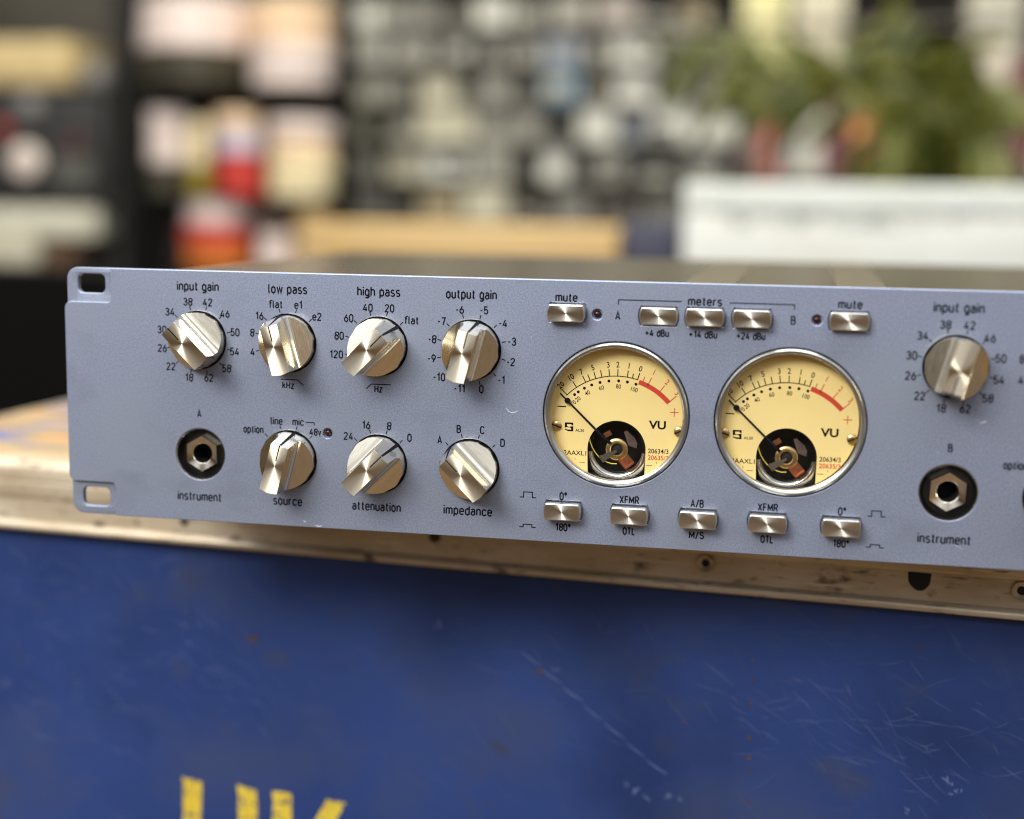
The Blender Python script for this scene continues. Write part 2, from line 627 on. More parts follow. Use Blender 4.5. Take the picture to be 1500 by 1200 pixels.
for u, z, s in ((39.5, -68, 2.6), (161.5, -68.5, 1.8), (243, -55, .8), (243.5, -63, .8), (243, -72, 1.0), (243, -85, 1.2), (243, -93, 1.3), (244, -98, .9), (243, -110, 1.1), (218, -82, .8)):
    b = bmesh.new()
    pts = []
    for k in range(11):
        a = 2 * PI * k / 11
        r = s * random.uniform(.55, 1.05)
        pts.append((u + r * math.cos(a), z + .7 * r * math.sin(a)))
    f = b.faces.new([b.verts.new((x, y, 0.05)) for x, y in pts]); f.material_index = 2
    merge(bm, b, Matrix(((MM, 0, 0, 0), (0, 0, MM, -0.006), (0, MM, 0, 0), (0, 0, 0, 1))))
case_mesh('blue_board', bm, [M_blue, M_scr, M_rust])

# side board and back
bm = bmesh.new()
box(bm, CX0 + 0.004, CX0 + 0.013, -0.60, -0.0125, -0.90, -0.0295)
box(bm, CX1 - 0.01, CX1 - 0.001, -0.60, -0.0125, -0.90, -0.0295)
box(bm, CX0 + 0.014, CX1 - 0.011, -0.60, -0.59, -0.90, -0.0295)
case_mesh('side_board', bm, M_blue)
# lid
bm = bmesh.new()
box(bm, CX0 + 0.002, CX1, -0.60, -0.0105, -0.012, -0.0006)
case_mesh('lid_top', bm, M_ply)
# edge profile extruded along the case front
prof = [(-0.012, -0.0010), (-0.012, 0.0), (-0.0035, 0.0), (-0.0012, -0.0006), (-0.0002, -0.0020), (0, -0.0040), (0, -0.0075), (-0.0006, -0.0079), (-0.0006, -0.0088), (0, -0.0092),
        (0, -0.0148), (-0.0003, -0.0153), (-0.0012, -0.0157), (-0.0012, -0.0255), (0.0002, -0.0262), (0.0010, -0.0272), (0.0010, -0.0286), (0.0002, -0.0293), (-0.0075, -0.0293), (-0.0075, -0.0285)]
bm = bmesh.new()
for x0, x1 in ((CX0, CX1),):
    a = [bm.verts.new((x0, v, z)) for v, z in prof]
    b2 = [bm.verts.new((x1, v, z)) for v, z in prof]
    for k in range(len(prof) - 1):
        bm.faces.new((a[k], b2[k], b2[k + 1], a[k + 1]))
edge = case_mesh('edge_profile', bm, M_alu, smooth=50)
# same extrusion along the short left side
bm = bmesh.new()
box(bm, CX0, CX0 + 0.010, -0.60, -0.0005, -0.0293, -0.0285)
box(bm, CX0 - 0.0005, CX0 + 0.0015, -0.60, -0.0008, -0.0284, -0.0004)
case_mesh('side_edge_profile', bm, M_alu)


def rivet(u, z, r0, r1, deep, name, mats):
    b = bmesh.new()
    lathe(b, [(r0 * 1.0, 0.0), (r0 * .97, 1.0), (r0 * .88, 1.25), (r0 * .76, 1.0), (r1 * 1.3, 0.15), (r1, 0.1)], 28, 0)
    disc(b, 0, 0, r1 * 1.15, 0.16, 20, 1)
    b.transform(Matrix.Translation((u * MM, -0.0011, z * MM)) @ FACE_MM_OUT)
    o = case_mesh(name, b, mats, smooth=50)
    return o


FACE_MM_OUT = Matrix(((MM, 0, 0, 0), (0, 0, MM, 0), (0, MM, 0, 0), (0, 0, 0, 1)))
u_of = lambda x: x / D.x
rivet(u_of(224.2), -18.8, 3.5, 1.35, 1.2, 'rivet', [M_alu, M_dark])
rivet(u_of(333.4), -19.0, 3.7, 1.4, 1.2, 'rivet', [M_alu, M_dark])
for u, z, rx, rz in ((299.5, -16.6, 4.2, 5.6), (119.3, -17.8, 2.6, 2.2), (11.4, -20.2, 2.0, 1.7)):
    b = bmesh.new()
    pts = [(u_of(u) + rx * math.cos(2 * PI * k / 22) * random.uniform(.9, 1.05), z + rz * math.sin(2 * PI * k / 22)) for k in range(22)]
    prism(b, pts, -0.3, 0.12, 0)
    b.transform(Matrix.Translation((0, -0.0010, 0)) @ FACE_MM_OUT)
    case_mesh('empty_rivet_hole', b, M_dark if rx > 4 else noise_mat('dirt_plug', (0.05, .035, .02), (.12, .09, .06), 300, rough=.8))

# yellow stencil "UK"
bm = bmesh.new()
TOPZ = -132.6
HT = 62.0


def jag(pts):
    o = []
    for i in range(len(pts)):
        p, q = Vector(pts[i]), Vector(pts[(i + 1) % len(pts)])
        n = max(2, int((q - p).length / 2.2))
        for k in range(n):
            c = p.lerp(q, k / n)
            o.append((c.x + random.uniform(-.35, .35), c.y + random.uniform(-.35, .35)))
    return o


shapes = []
uu0, uu1, uu2, uu3 = 6.8, 15.6, 32.6, 41.2
shapes.append([(uu0, TOPZ + .6), (uu1, TOPZ - .2), (uu1, TOPZ - HT * .72), (uu0, TOPZ - HT * .72)])
shapes.append([(uu2, TOPZ + .5), (uu3, TOPZ - .4), (uu3, TOPZ - HT * .72), (uu2, TOPZ - HT * .72)])
arc_o = [(24 + 17.2 * math.cos(a), TOPZ - HT * .75 - 16 * math.sin(a)) for a in [rad(t) for t in range(178, 99, -8)]]
arc_i = [(24 + 8.4 * math.cos(a), TOPZ - HT * .75 - 7.5 * math.sin(a)) for a in [rad(t) for t in range(100, 179, 8)]]
shapes.append(arc_o + arc_i)
arc_o = [(24 + 17.2 * math.cos(a), TOPZ - HT * .75 - 16 * math.sin(a)) for a in [rad(t) for t in range(2, 81, 8)]]
arc_i = [(24 + 8.4 * math.cos(a), TOPZ - HT * .75 - 7.5 * math.sin(a)) for a in [rad(t) for t in range(80, 1, -8)]]
shapes.append(arc_o + arc_i)
k0, k1 = 48.6, 57.2
shapes.append([(k0, TOPZ), (k1, TOPZ), (k1, TOPZ - HT), (k0, TOPZ - HT)])
shapes.append([(72.8, TOPZ + .2), (81.3, TOPZ - .6), (67.5, TOPZ - HT * .44), (82.5, TOPZ - HT), (73, TOPZ - HT), (58.8, TOPZ - HT * .46)])
for s in shapes:
    b = bmesh.new()
    f = b.faces.new([b.verts.new((x - 0.9, y, 0.08)) for x, y in jag(s)])
    b.transform(Matrix(((MM, 0, 0, 0), (0, 0, MM, -0.006), (0, MM, 0, 0), (0, 0, 0, 1))))
    merge(bm, b)
case_mesh('stencil_lettering', bm, M_yel)

# ------------------------------------------------------------------ the preamp
pre = thing('rack_preamp', (0, 0, 0), 'silvery blue rack preamp with two yellow VU meters and metal knobs, on the case', 'preamp')

COLX = {1: 50.3, 2: 82.9, 3: 115.1, 4: 147.3, 5: 303.1, 6: 335.7, 7: 368.1, 8: 400.3}
ZT, ZB = 64.0, 23.7
CENT = 224.4
# (column, row z, pointer angle clockwise from up)
KNOBS = [(1, ZT, -45), (2, ZT, -15), (3, ZT, 45), (4, ZT, 15), (2, ZB, 15), (3, ZB, 45), (4, ZB, -45), (5, ZT, 195),
         (6, ZT, -15), (6, ZB, 15), (7, ZT, 45), (7, ZB, 45), (8, ZT, 15), (8, ZB, -45)]
BUTTONS = [(179.5, 77.4, 3.6), (209.5, 77.1, 0.9), (224.5, 77.3, 3.0), (239.5, 77.3, 3.0), (269.9, 77.4, 2.6),
           (179.6, 11.2, 4.0), (201.9, 11.1, 4.0), (224.5, 11.0, 4.0), (247.0, 11.1, 4.0), (270.4, 11.1, 4.0)]
LEDS = [(189.4, 77.1), (259.9, 77.4), (97.0, 33.4), (349.8, 33.4)]
JACKS = [(50.35, 23.85), (303.1, 23.85)]
METERS = [(196.3, 44.07), (252.8, 44.07)]
RM = 24.35


def btn_outline(s=1.0, R=6.25, hh=2.85, n=8):
    a0 = math.asin(hh / R)
    pts = []
    for k in range(n + 1):
        a = -a0 + 2 * a0 * k / n
        pts.append((R * math.cos(a) * s, R * math.sin(a) * s))
    for k in range(n + 1):
        a = PI - a0 + 2 * a0 * k / n
        pts.append((R * math.cos(a) * s, R * math.sin(a) * s))
    return pts


PW, PH = 482.6, 88.1
EAR = 17.8
outer = []
# main layer outline: notched at the four corners (ears are thinner)
r = 2.6


def arc(cx, cy, r, a0, a1, n=6):
    return [(cx + r * math.cos(rad(a0 + (a1 - a0) * k / n)), cy + r * math.sin(rad(a0 + (a1 - a0) * k / n))) for k in range(n + 1)]


zb, zt = 11.9, 76.2
outer += arc(0.2 + r, zb + r, r, 180, 270) + arc(EAR - 1.2, zb - 1.2, 1.2, 90, 0) + [(EAR, 0.0)]
outer += [(PW - EAR, 0.0)] + arc(PW - EAR + 1.2, zb - 1.2, 1.2, 180, 90) + arc(PW - .2 - r, zb + r, r, 270, 360)
outer += arc(PW - .2 - r, zt - r, r, 0, 90) + arc(PW - EAR + 1.2, zt + 1.2, 1.2, 270, 180) + [(PW - EAR, PH), (EAR, PH)]
outer += arc(EAR - 1.2, zt + 1.2, 1.2, 0, -90) + arc(0.2 + r, zt - r, r, 90, 180)
holes = [circ(COLX[c], z, 10.12) for c, z, a in KNOBS]
holes += [[(bx + x, bz + y) for x, y in btn_outline(1.0, 6.65, 3.2)] for bx, bz, h in BUTTONS]
holes += [circ(x, z, 1.75, 24) for x, z in LEDS]
holes += [circ(x, z, 9.15) for x, z in JACKS]
holes += [circ(x, z, RM, 112) for x, z in METERS]
bm = plate([outer] + holes, 0.75, 0.28, 2)
bm.transform(Matrix.Translation((0, 0, -0.75)))
# rear layer: ears with the rack slots
sl = []
for sx in (10.0, PW - 10.0):
    for sz in (82.55, 6.35):
        sl.append(rrect(sx - 5.15, sz - 3.35, sx + 5.15, sz + 3.35, 2.0))
b = plate([rrect(0.7, 0.0, PW - .7, PH, 4.2)] + sl + [circ(x, z, RM + .3, 112) for x, z in METERS] + [circ(x, z, 9.0) for x, z in JACKS] + [circ(x, z, 10.6) for x, z in [(COLX[c], z) for c, z, a in KNOBS]], 1.25, 0.45, 3)
b.transform(Matrix.Translation((0, 0, -2.45)))
merge(bm, b)
# scuffs in the anodising
for pts, w in (([(159.4, 44.9), (160.3, 43.9), (161.3, 43.4), (162.6, 43.6), (163.6, 44.2)], .28), ([(306.2, 7.0), (308.4, 5.9)], .35), ([(311.2, 46.6), (312.6, 46.9), (313.6, 47.5)], .4),
               ([(88.0, 2.3), (88.6, 1.9), (89.3, 2.2)], .35), ([(92.4, .9), (93.2, .6), (94.2, .6), (95.0, .9)], .4), ([(126.6, 46.8), (127.3, 46.4)], .2), ([(120.4, 41.6), (120.9, 41.3)], .2), ([(41.2, 30.6), (42.9, 30.4)], .15),
               ([(57.6, 30.4), (59.4, 30.2)], .15), ([(30.2, 70.1), (31.6, 69.2)], .12), ([(66.0, 17.5), (67.2, 17.9)], .14), ([(160.5, 28.2), (161.6, 27.7)], .12), ([(284.0, 60.2), (285.4, 59.7)], .14), ([(316.2, 71.0), (317.8, 70.3)], .14), ([(24.5, 20.0), (26.4, 19.3)], .1), ([(93, 47.3), (94.4, 47.0)], .2)):
    ribbon(bm, pts, [w * .4] + [w] * (len(pts) - 2) + [w * .3], 0.03, 1)
bm.transform(FACE)
panel = mm_mesh('front_panel', bm, [M_panel, M_bare], pre, smooth=12)

# chassis
bm = bmesh.new()
for x0, x1, y0, y1, z0, z1 in ((22, 460.6, 3.9, 265, 84.4, 85.6), (22, 460.6, 3.9, 265, 2.0, 3.2), (22, 23.2, 3.9, 265, 3.21, 84.39), (459.4, 460.6, 3.9, 265, 3.21, 84.39), (23.21, 459.39, 263.8, 265, 3.21, 84.39)):
    rbox(bm, x0, x1, y0, y1, z0, z1, 0.3, 0, 1)
mm_mesh('chassis', bm, M_chassis, pre, smooth=40)

# ---- narrow sign-lettering drawn as strokes (centre lines on a 6-unit cap height)


def _E(cx, cy, rx, ry, a0, a1, n=None):
    n = n or max(4, int(abs(a1 - a0) / 15))
    return [(cx + rx * math.cos(rad(a0 + (a1 - a0) * k / n)), cy + ry * math.sin(rad(a0 + (a1 - a0) * k / n))) for k in range(n + 1)]


def _S(x0, y0, x1, y1, r=None):
    r = r or (x1 - x0) / 2
    p = _E(x1 - r, y1 - r, r, r, 0, 90) + _E(x0 + r, y1 - r, r, r, 90, 180) + _E(x0 + r, y0 + r, r, r, 180, 270) + _E(x1 - r, y0 + r, r, r, 270, 360)
    return p + [p[0]]


GLY = {
    ' ': ([], 1.0),
    '0': ([_S(0, 0, 2.9, 6, 1.45)], 2.9),
    '1': ([[(0.1, 4.7), (1.5, 6), (1.5, 0)]], 1.9),
    '2': ([_E(1.45, 4.5, 1.45, 1.5, 170, -25) + [(0.05, 0.2), (0.05, 0), (3.0, 0)]], 3.0),
    '3': ([_E(1.4, 4.6, 1.35, 1.4, 165, -90) + _E(1.4, 1.6, 1.5, 1.6, 90, -165), [(0.9, 3.2), (1.4, 3.2)]], 2.9),
    '4': ([[(1.9, 6), (0, 1.5), (3.2, 1.5)], [(2.3, 3.4), (2.3, 0)]], 3.2),
    '5': ([[(2.7, 6), (0.35, 6), (0.2, 3.0)] + _E(1.4, 1.85, 1.5, 1.85, 140, -160)], 2.9),
    '6': ([[(2.0, 6), (0.35, 2.9)] + [], _S(0, 0, 2.9, 3.6, 1.45)], 2.9),
    '7': ([[(0, 6), (2.9, 6), (1.1, 0)]], 2.9),
    '8': ([_S(0, 0, 2.9, 3.3, 1.45), _S(0.15, 3.3, 3.25, 6, 1.3)], 2.9),
    '9': ([[(0.9, 0), (2.55, 3.1)], _S(0, 2.4, 2.9, 6, 1.45)], 2.9),
    '-': ([[(0, 2.7), (1.7, 2.7)]], 1.7),
    '+': ([[(0, 2.8), (3.4, 2.8)], [(1.7, 1.0), (1.7, 4.6)]], 3.4),
    '/': ([[(0, -0.4), (2.1, 6.4)]], 2.1),
    '°': ([_S(0, 4.4, 1.5, 6, .75)], 1.5),
    'a': ([_E(1.3, 3.1, 1.25, 1.3, 155, 0) + [(2.55, 0)], [(2.55, 2.55), (1.2, 2.55)] + _E(1.2, 1.27, 1.2, 1.28, 90, 270) + _E(1.35, 1.2, 1.2, 1.2, 270, 345)], 2.55),
    'b': ([[(0, 6.3), (0, 0)], _S(0, 0, 2.7, 4.4, 1.35)], 2.7),
    'c': ([_E(1.35, 3.05, 1.35, 1.35, 15, 180) + _E(1.35, 1.35, 1.35, 1.35, 180, 345)], 2.6),
    'd': ([[(2.7, 6.3), (2.7, 0)], _S(0, 0, 2.7, 4.4, 1.35)], 2.7),
    'e': ([[(0, 2.3), (2.7, 2.3)] + _E(1.35, 3.05, 1.35, 1.35, 0, 180) + _E(1.35, 1.35, 1.35, 1.35, 180, 335)], 2.7),
    'f': ([[(0.75, 0), (0.75, 5.0)] + _E(2.0, 5.0, 1.25, 1.35, 180, 65), [(0, 4.1), (1.9, 4.1)]], 1.9),
    'g': ([_S(0, 0, 2.7, 4.4, 1.35), [(2.7, 4.4), (2.7, -.5)] + _E(1.35, -.5, 1.35, 1.2, 0, -150)], 2.7),
    'h': ([[(0, 6.3), (0, 0)], [(0, 3.0)] + _E(1.3, 3.1, 1.3, 1.3, 180, 0) + [(2.6, 0)]], 2.6),
    'i': ([[(0, 4.5), (0, 0)], [(0, 5.5), (0, 6.35)]], 0.0),
    'k': ([[(0, 6.3), (0, 0)], [(0, 1.9), (2.3, 4.5)], [(1.0, 3.0), (2.5, 0)]], 2.4),
    'l': ([[(0, 6.3), (0, .8)] + _E(.7, .7, .7, .7, 180, 265)], 0.6),
    'm': ([[(0, 4.5), (0, 0)], [(0, 3.2)] + _E(1.1, 3.3, 1.1, 1.1, 180, 0) + [(2.2, 0)], [(2.2, 3.2)] + _E(3.3, 3.3, 1.1, 1.1, 180, 0) + [(4.4, 0)]], 4.4),
    'n': ([[(0, 4.5), (0, 0)], [(0, 3.0)] + _E(1.3, 3.1, 1.3, 1.3, 180, 0) + [(2.6, 0)]], 2.6),
    'o': ([_S(0, 0, 2.7, 4.4, 1.35)], 2.7),
    'p': ([[(0, 4.5), (0, -1.8)], _S(0, 0, 2.7, 4.4, 1.35)], 2.7),
    'r': ([[(0, 4.5), (0, 0)], [(0, 2.9)] + _E(1.2, 3.1, 1.2, 1.25, 180, 70)], 1.6),
    's': ([_E(1.2, 3.3, 1.15, 1.1, 25, 240) + _E(1.2, 1.1, 1.25, 1.1, 65, -150)], 2.4),
    't': ([[(0.75, 5.8), (0.75, 1.0)] + _E(1.7, 1.0, .95, 1.0, 180, 275), [(0, 4.3), (1.8, 4.3)]], 1.8),
    'u': ([[(0, 4.5), (0, 1.3)] + _E(1.3, 1.3, 1.3, 1.3, 180, 360) + [(2.6, 4.5)], [(2.6, 1.5), (2.6, 0)]], 2.6),
    'v': ([[(0, 4.5), (1.25, 0), (2.5, 4.5)]], 2.5),
    'w': ([[(0, 4.5), (0.95, 0), (2.0, 4.3), (3.05, 0), (4.0, 4.5)]], 4.0),
    'z': ([[(0.1, 4.4), (2.3, 4.4), (0, 0), (2.4, 0)]], 2.4),
    'A': ([[(0, 0), (1.6, 6), (3.2, 0)], [(.55, 1.8), (2.65, 1.8)]], 3.2),
    'B': ([[(0, 0), (0, 6), (1.5, 6)] + _E(1.5, 4.6, 1.25, 1.4, 90, -90) + _E(1.5, 1.6, 1.5, 1.6, 90, -90) + [(0, 0)], [(0, 3.2), (1.5, 3.2)]], 3.0),
    'C': ([_E(1.5, 4.5, 1.5, 1.5, 10, 180) + _E(1.5, 1.5, 1.5, 1.5, 180, 350)], 3.0),
    'D': ([[(0, 0), (0, 6), (1.4, 6)] + _E(1.4, 4.4, 1.6, 1.6, 90, 0) + _E(1.4, 1.6, 1.6, 1.6, 0, -90) + [(0, 0)]], 3.0),
    'F': ([[(0, 0), (0, 6), (2.7, 6)], [(0, 3.1), (2.4, 3.1)]], 2.5),
    'H': ([[(0, 0), (0, 6)], [(3.1, 0), (3.1, 6)], [(0, 3.1), (3.1, 3.1)]], 3.1),
    'L': ([[(0, 6), (0, 0), (2.5, 0)]], 2.4),
    'M': ([[(0, 0), (0, 6)], [(0, 5.8), (1.9, 1.6), (3.8, 5.8)], [(3.8, 6), (3.8, 0)]], 3.8),
    'O': ([_S(0, 0, 3.1, 6, 1.55)], 3.1),
    'R': ([[(0, 0), (0, 6), (1.5, 6)] + _E(1.5, 4.5, 1.4, 1.5, 90, -90) + [(0, 3.0)], [(1.5, 3.0), (3.0, 0)]], 3.0),
    'S': ([_E(1.45, 4.6, 1.4, 1.4, 20, 250) + _E(1.45, 1.6, 1.5, 1.6, 70, -160)], 2.9),
    'T': ([[(0, 6), (3.0, 6)], [(1.5, 6), (1.5, 0)]], 3.0),
    'U': ([[(0, 6), (0, 1.5)] + _E(1.5, 1.5, 1.5, 1.5, 180, 360) + [(3.0, 6)]], 3.0),
    'X': ([[(0, 0), (3.1, 6)], [(0, 6), (3.1, 0)]], 3.1),
}


def sign_text(bm, s, cx, cz, h, w=None, sw=0.34):
    gap = 1.62
    total = sum(GLY[c][1] for c in s) + gap * (len(s) - 1)
    sy = (h - sw) / 6
    sx = ((w - sw) / total) if w and total > 0 else sy
    x = cx - total * sx / 2
    for c in s:
        pl, adv = GLY[c]
        for i_, p in enumerate(pl):
            ribbon(bm, [(x + a * sx, cz - h / 2 + sw / 2 + b_ * sy) for a, b_ in p], sw, 0.0005 * i_)
        x += (adv + gap) * sx


# two thin tan strips laid on the top cover, running back
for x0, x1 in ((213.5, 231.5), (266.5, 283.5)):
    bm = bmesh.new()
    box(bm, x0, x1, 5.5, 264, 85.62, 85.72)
    mm_mesh('tan_strip', bm, noise_mat('tan_strip_finish', (.108, .088, .054), (.132, .105, .064), 80, rough=.4), pre)

# ---- lettering on the panel
L = bmesh.new()
W = 0.33


def line(*pts, w=W):
    ribbon(L, pts, w, 0.0)


def t(s, x, z, h=2.8, w=None, bold=0.0):
    sign_text(L, s, x, z, h, w, 0.50 if bold else 0.43)


def ring_scale(cx, cz, labels, r_tick=(10.75, 12.1), R=14.3):
    for ang, s, dx, dz in labels:
        a = rad(ang)
        line((cx + r_tick[0] * math.sin(a), cz + r_tick[0] * math.cos(a)), (cx + r_tick[1] * math.sin(a), cz + r_tick[1] * math.cos(a)), w=.33)
        if s:
            t(s, cx + R * math.sin(a) + dx, cz + R * math.cos(a) + dz)


IG = [(-165, '18', 0, .6), (-135, '22', -.3, .55), (-105, '26', .3, .45), (-75, '30', .3, -.5), (-45, '34', -.3, -.6), (-15, '38', -.05, -.65), (15, '42', -.2, -.65), (45, '46', -.3, -.7), (75, '50', -.4, -.55), (105, '54', -.6, .15), (135, '58', .1, .6), (165, '62', -.1, .75)]
LP = [(-105, '4', 1.0, .3), (-75, '8', .9, -.5), (-45, '16', -.1, -1.0), (-15, 'flat', -.6, -.6), (15, 'e1', .1, -.6), (45, 'e2', .3, -.7)]
HP = [(-105, '120', -1.1, .5), (-75, '80', -.1, -.5), (-45, '60', -.4, -.8), (-15, '40', -.1, -.8), (15, '20', .1, -.8), (45, 'flat', 1.4, -.9)]
OG = [(-165, '-11', -.2, .6), (-135, '-10', -.9, .5), (-105, '-9', .2, .3), (-75, '-8', .3, -.6), (-45, '-7', -.2, -.9), (-15, '-6', -.4, -.5), (15, '-5', .5, -.5), (45, '-4', .6, -.9), (75, '-3', .0, -.5), (105, '-2', -.3, .1), (135, '-1', .3, .3), (165, '0', -.1, .7)]
AT = [(-45, '24', -.5, -1.0), (-15, '16', -.6, -.6), (15, '8', .1, -.6), (45, '0', .9, -.6)]
IM = [(-45, 'A', -.5, -.8), (-15, 'B', -.3, -.5), (15, 'C', .4, -.5), (45, 'D', 1.0, -.8)]
for c in (1, 5):
    x = COLX[c]
    t('input gain', x, 82.6, 3.25, 15.4, .01)
    ring_scale(x, ZT, IG)
    t('instrument', x - .5, 8.75, 3.25, 16.5, .01)
    t('A' if c == 1 else 'B', x - .15, 38.2, 2.7)
    x = COLX[c + 1]
    t('low pass', x, 82.5, 3.25, 14.0, .01)
    ring_scale(x, ZT, LP)
    line((x - 2.6, 51.5), (x + 3.3, 51.5), (x + 5.6, 49.6))
    t('kHz', x, 49.5, 2.5, 4.4)
    t('source', x - .5, 8.9, 3.25, 10.7, .01)
    ring_scale(x, ZB, [(-45, '', 0, 0), (-15, '', 0, 0), (15, '', 0, 0), (45, '', 0, 0)])
    t('option', x - 12.8, 33.6, 2.7, 7.4)
    t('line', x - 4.3, 36.9, 2.7, 4.4)
    t('mic', x + 3.5, 36.9, 2.7, 4.2)
    line((x + 6.2, 36.9), (x + 9.3, 36.9), (x + 9.3, 35.9))
    t('48v', x + 9.7, 33.6, 2.5, 4.3)
    x = COLX[c + 2]
    t('high pass', x, 82.5, 3.25, 15.1, .01)
    ring_scale(x, ZT, HP)
    line((x + 4.4, 51.1), (x - 2.5, 51.1), (x - 4.3, 49.4))
    t('Hz', x, 49.5, 2.5, 2.9)
    t('attenuation', x - .6, 8.75, 3.25, 17.4, .01)
    ring_scale(x, ZB, AT)
    x = COLX[c + 3]
    t('output gain', x - .2, 82.5, 3.25, 17.4, .01)
    ring_scale(x, ZT, OG)
    t('impedance', x - .6, 9.1, 3.25, 17.0, .01)
    ring_scale(x, ZB, IM)
t('mute', 179.1, 82.4, 3.0, 7.4, .01)
t('mute', 270.0, 82.7, 3.0, 7.6, .01)
t('meters', 224.3, 82.3, 3.0, 11.0, .01)
line((196.3, 80.5), (196.3, 82.1), (216.9, 82.1))
line((232.2, 82.1), (252.7, 82.1), (252.7, 80.5))
t('A', 196.2, 76.9, 2.9)
t('B', 252.5, 77.1, 2.9)
for x, s in ((209.1, '+4 dBu'), (224.0, '+14 dBu'), (239.3, '+24 dBu')):
    t(s, x, 71.6, 2.45, 7.9 if s == '+4 dBu' else 9.3)
for x, a, b_ in ((179.4, '0°', '180°'), (201.6, 'XFMR', 'OTL'), (224.0, 'A/B', 'M/S'), (246.9, 'XFMR', 'OTL'), (270.5, '0°', '180°')):
    t(a, x, 15.9, 2.75, {'0°': 2.6, 'XFMR': 6.6, 'A/B': 4.4}[a])
    t(b_, x + .1, 5.3, 2.6, {'180°': 5.2, 'OTL': 4.2, 'M/S': 5.0}[b_])
for x in (167.5, 281.4):
    line((x - 2.9, 14.9), (x - 1.6, 14.9), (x - 1.6, 16.7), (x + 1.4, 16.7), (x + 1.4, 14.9), (x + 2.7, 14.9))
    line((x - 2.9, 4.7), (x - 1.6, 4.7), (x - 1.6, 5.6), (x + 1.4, 5.6), (x + 1.4, 4.7), (x + 2.7, 4.7))
L.transform(Matrix.Translation((0, 0, 0.035)))
L.transform(FACE)
mm_mesh('panel_lettering', L, M_ink, panel)

# ---- knobs
HK, HS, RK = 14.0, 2.3, 9.75
Y0 = 7.1                                           # where the pointer slope starts


def knob_profile():
    half = [(3.15, HK)]
    # concave scoop from the wing down to the skirt
    half.append((3.2, HK - .6))
    half.append((3.25, 8.2))
    for k in range(1, 11):
        a = rad(74) * k / 10
        half.append((3.25 + 2.9 * (1 - math.cos(a)), 8.2 - 3.4 * math.sin(a)))
    xe, he = half[-1]
    for k in range(1, 5):
        half.append((xe + (RK - .02 - xe) * k / 4, he + (HS - he) * k / 4))
    return half


def make_knob():
    bm = bmesh.new()
    half = knob_profile()
    cols = [(-x, h) for x, h in reversed(half)] + [(0.0, HK)] + half
    hb = 1.0

    def slope(y):
        return HK - (y - Y0) * (HK - hb) / (RK - Y0)

    def ybreak(h):
        return Y0 + (HK - h) * (RK - Y0) / (HK - hb)
    rows = []
    NR = 6
    for x, h in cols:
        Y = math.sqrt(max(RK * RK - x * x, 0.0004))
        yb = min(ybreak(h), Y)
        ys = [-Y + (yb + Y) * k / NR for k in range(NR + 1)] + [yb + (Y - yb) * k / 3 for k in (1, 2, 3)]
        rows.append([bm.verts.new((x, y, min(h, slope(y)) if y > yb else h)) for y in ys])
    for a, b in zip(rows[:-1], rows[1:]):
        top = abs(a[0].co.z - HK) < .01 and abs(b[0].co.z - HK) < .01
        for k in range(len(a) - 1):
            f = bm.faces.new((a[k], b[k], b[k + 1], a[k + 1]))
            f.material_index = 0 if (top and k < NR) else 1
    # outer wall
    bot = [(r_[0], r_[-1]) for r_ in rows]
    lo = [(bm.verts.new((p.co.x, p.co.y, -1.5)), bm.verts.new((q.co.x, q.co.y, -1.5))) for p, q in bot]
    for i in range(len(rows) - 1):
        for j, flip in ((0, False), (1, True)):
            vs = (bot[i][j], lo[i][j], lo[i + 1][j], bot[i + 1][j])
            f = bm.faces.new(vs if not flip else vs[::-1])
            f.material_index = 1
    for i in (0, len(rows) - 1):
        vs = [rows[i][k] for k in range(len(rows[i]))] + [lo[i][1], lo[i][0]]
        try:
            f = bm.faces.new(vs); f.material_index = 1
        except ValueError:
            pass
    bmesh.ops.remove_doubles(bm, verts=bm.verts[:], dist=0.004)
    bmesh.ops.recalc_face_normals(bm, faces=bm.faces[:])
    k = mm_mesh('rotary_knob', bm, [M_turned, M_milled], None, smooth=32)
    square_texspace(k, .02)
    md = k.modifiers.new('edge', 'BEVEL')
    md.width = 0.00024
    md.segments = 2
    md.limit_method = 'ANGLE'
    md.angle_limit = rad(40)
    md.use_clamp_overlap = True
    # black ring set into the panel gap to stand for its shade
    b = bmesh.new()
    lathe(b, [(9.75, -.5), (10.35, -.5)], 64)
    lathe(b, [(10.35, -.5), (10.35, -1.6)], 64)
    s = mm_mesh('shadow_gap_ring', b, M_black, k)
    # pointer line: cut into the wing, then painted down the slope
    b = bmesh.new()
    box(b, -.20, .20, 1.8, Y0 + .15, HK - .2, HK + .03, 0)
    n = Vector((0, HK - hb, RK - Y0)).normalized()
    p0 = Vector((0, Y0 - .1, HK)) + n * .09
    p1 = Vector((0, RK + .05, hb)) + n * .09
    w0, w1 = .34, .62
    f = b.faces.new([b.verts.new(p0 + Vector((-w0, 0, 0))), b.verts.new(p0 + Vector((w0, 0, 0))), b.verts.new(p1 + Vector((w1, 0, 0))), b.verts.new(p1 + Vector((-w1, 0, 0)))])
    box(b, -.5, .5, RK - .05, RK + .12, -.4, hb + .3, 0)
    mm_mesh('pointer_line', b, M_black, k)
    return k


proto = make_knob()
for i, (c, z, a) in enumerate(KNOBS):
    o = proto if i == 0 else copy_tree(proto)
    o.parent = pre
    o.matrix_basis = at_panel(COLX[c], z, a)

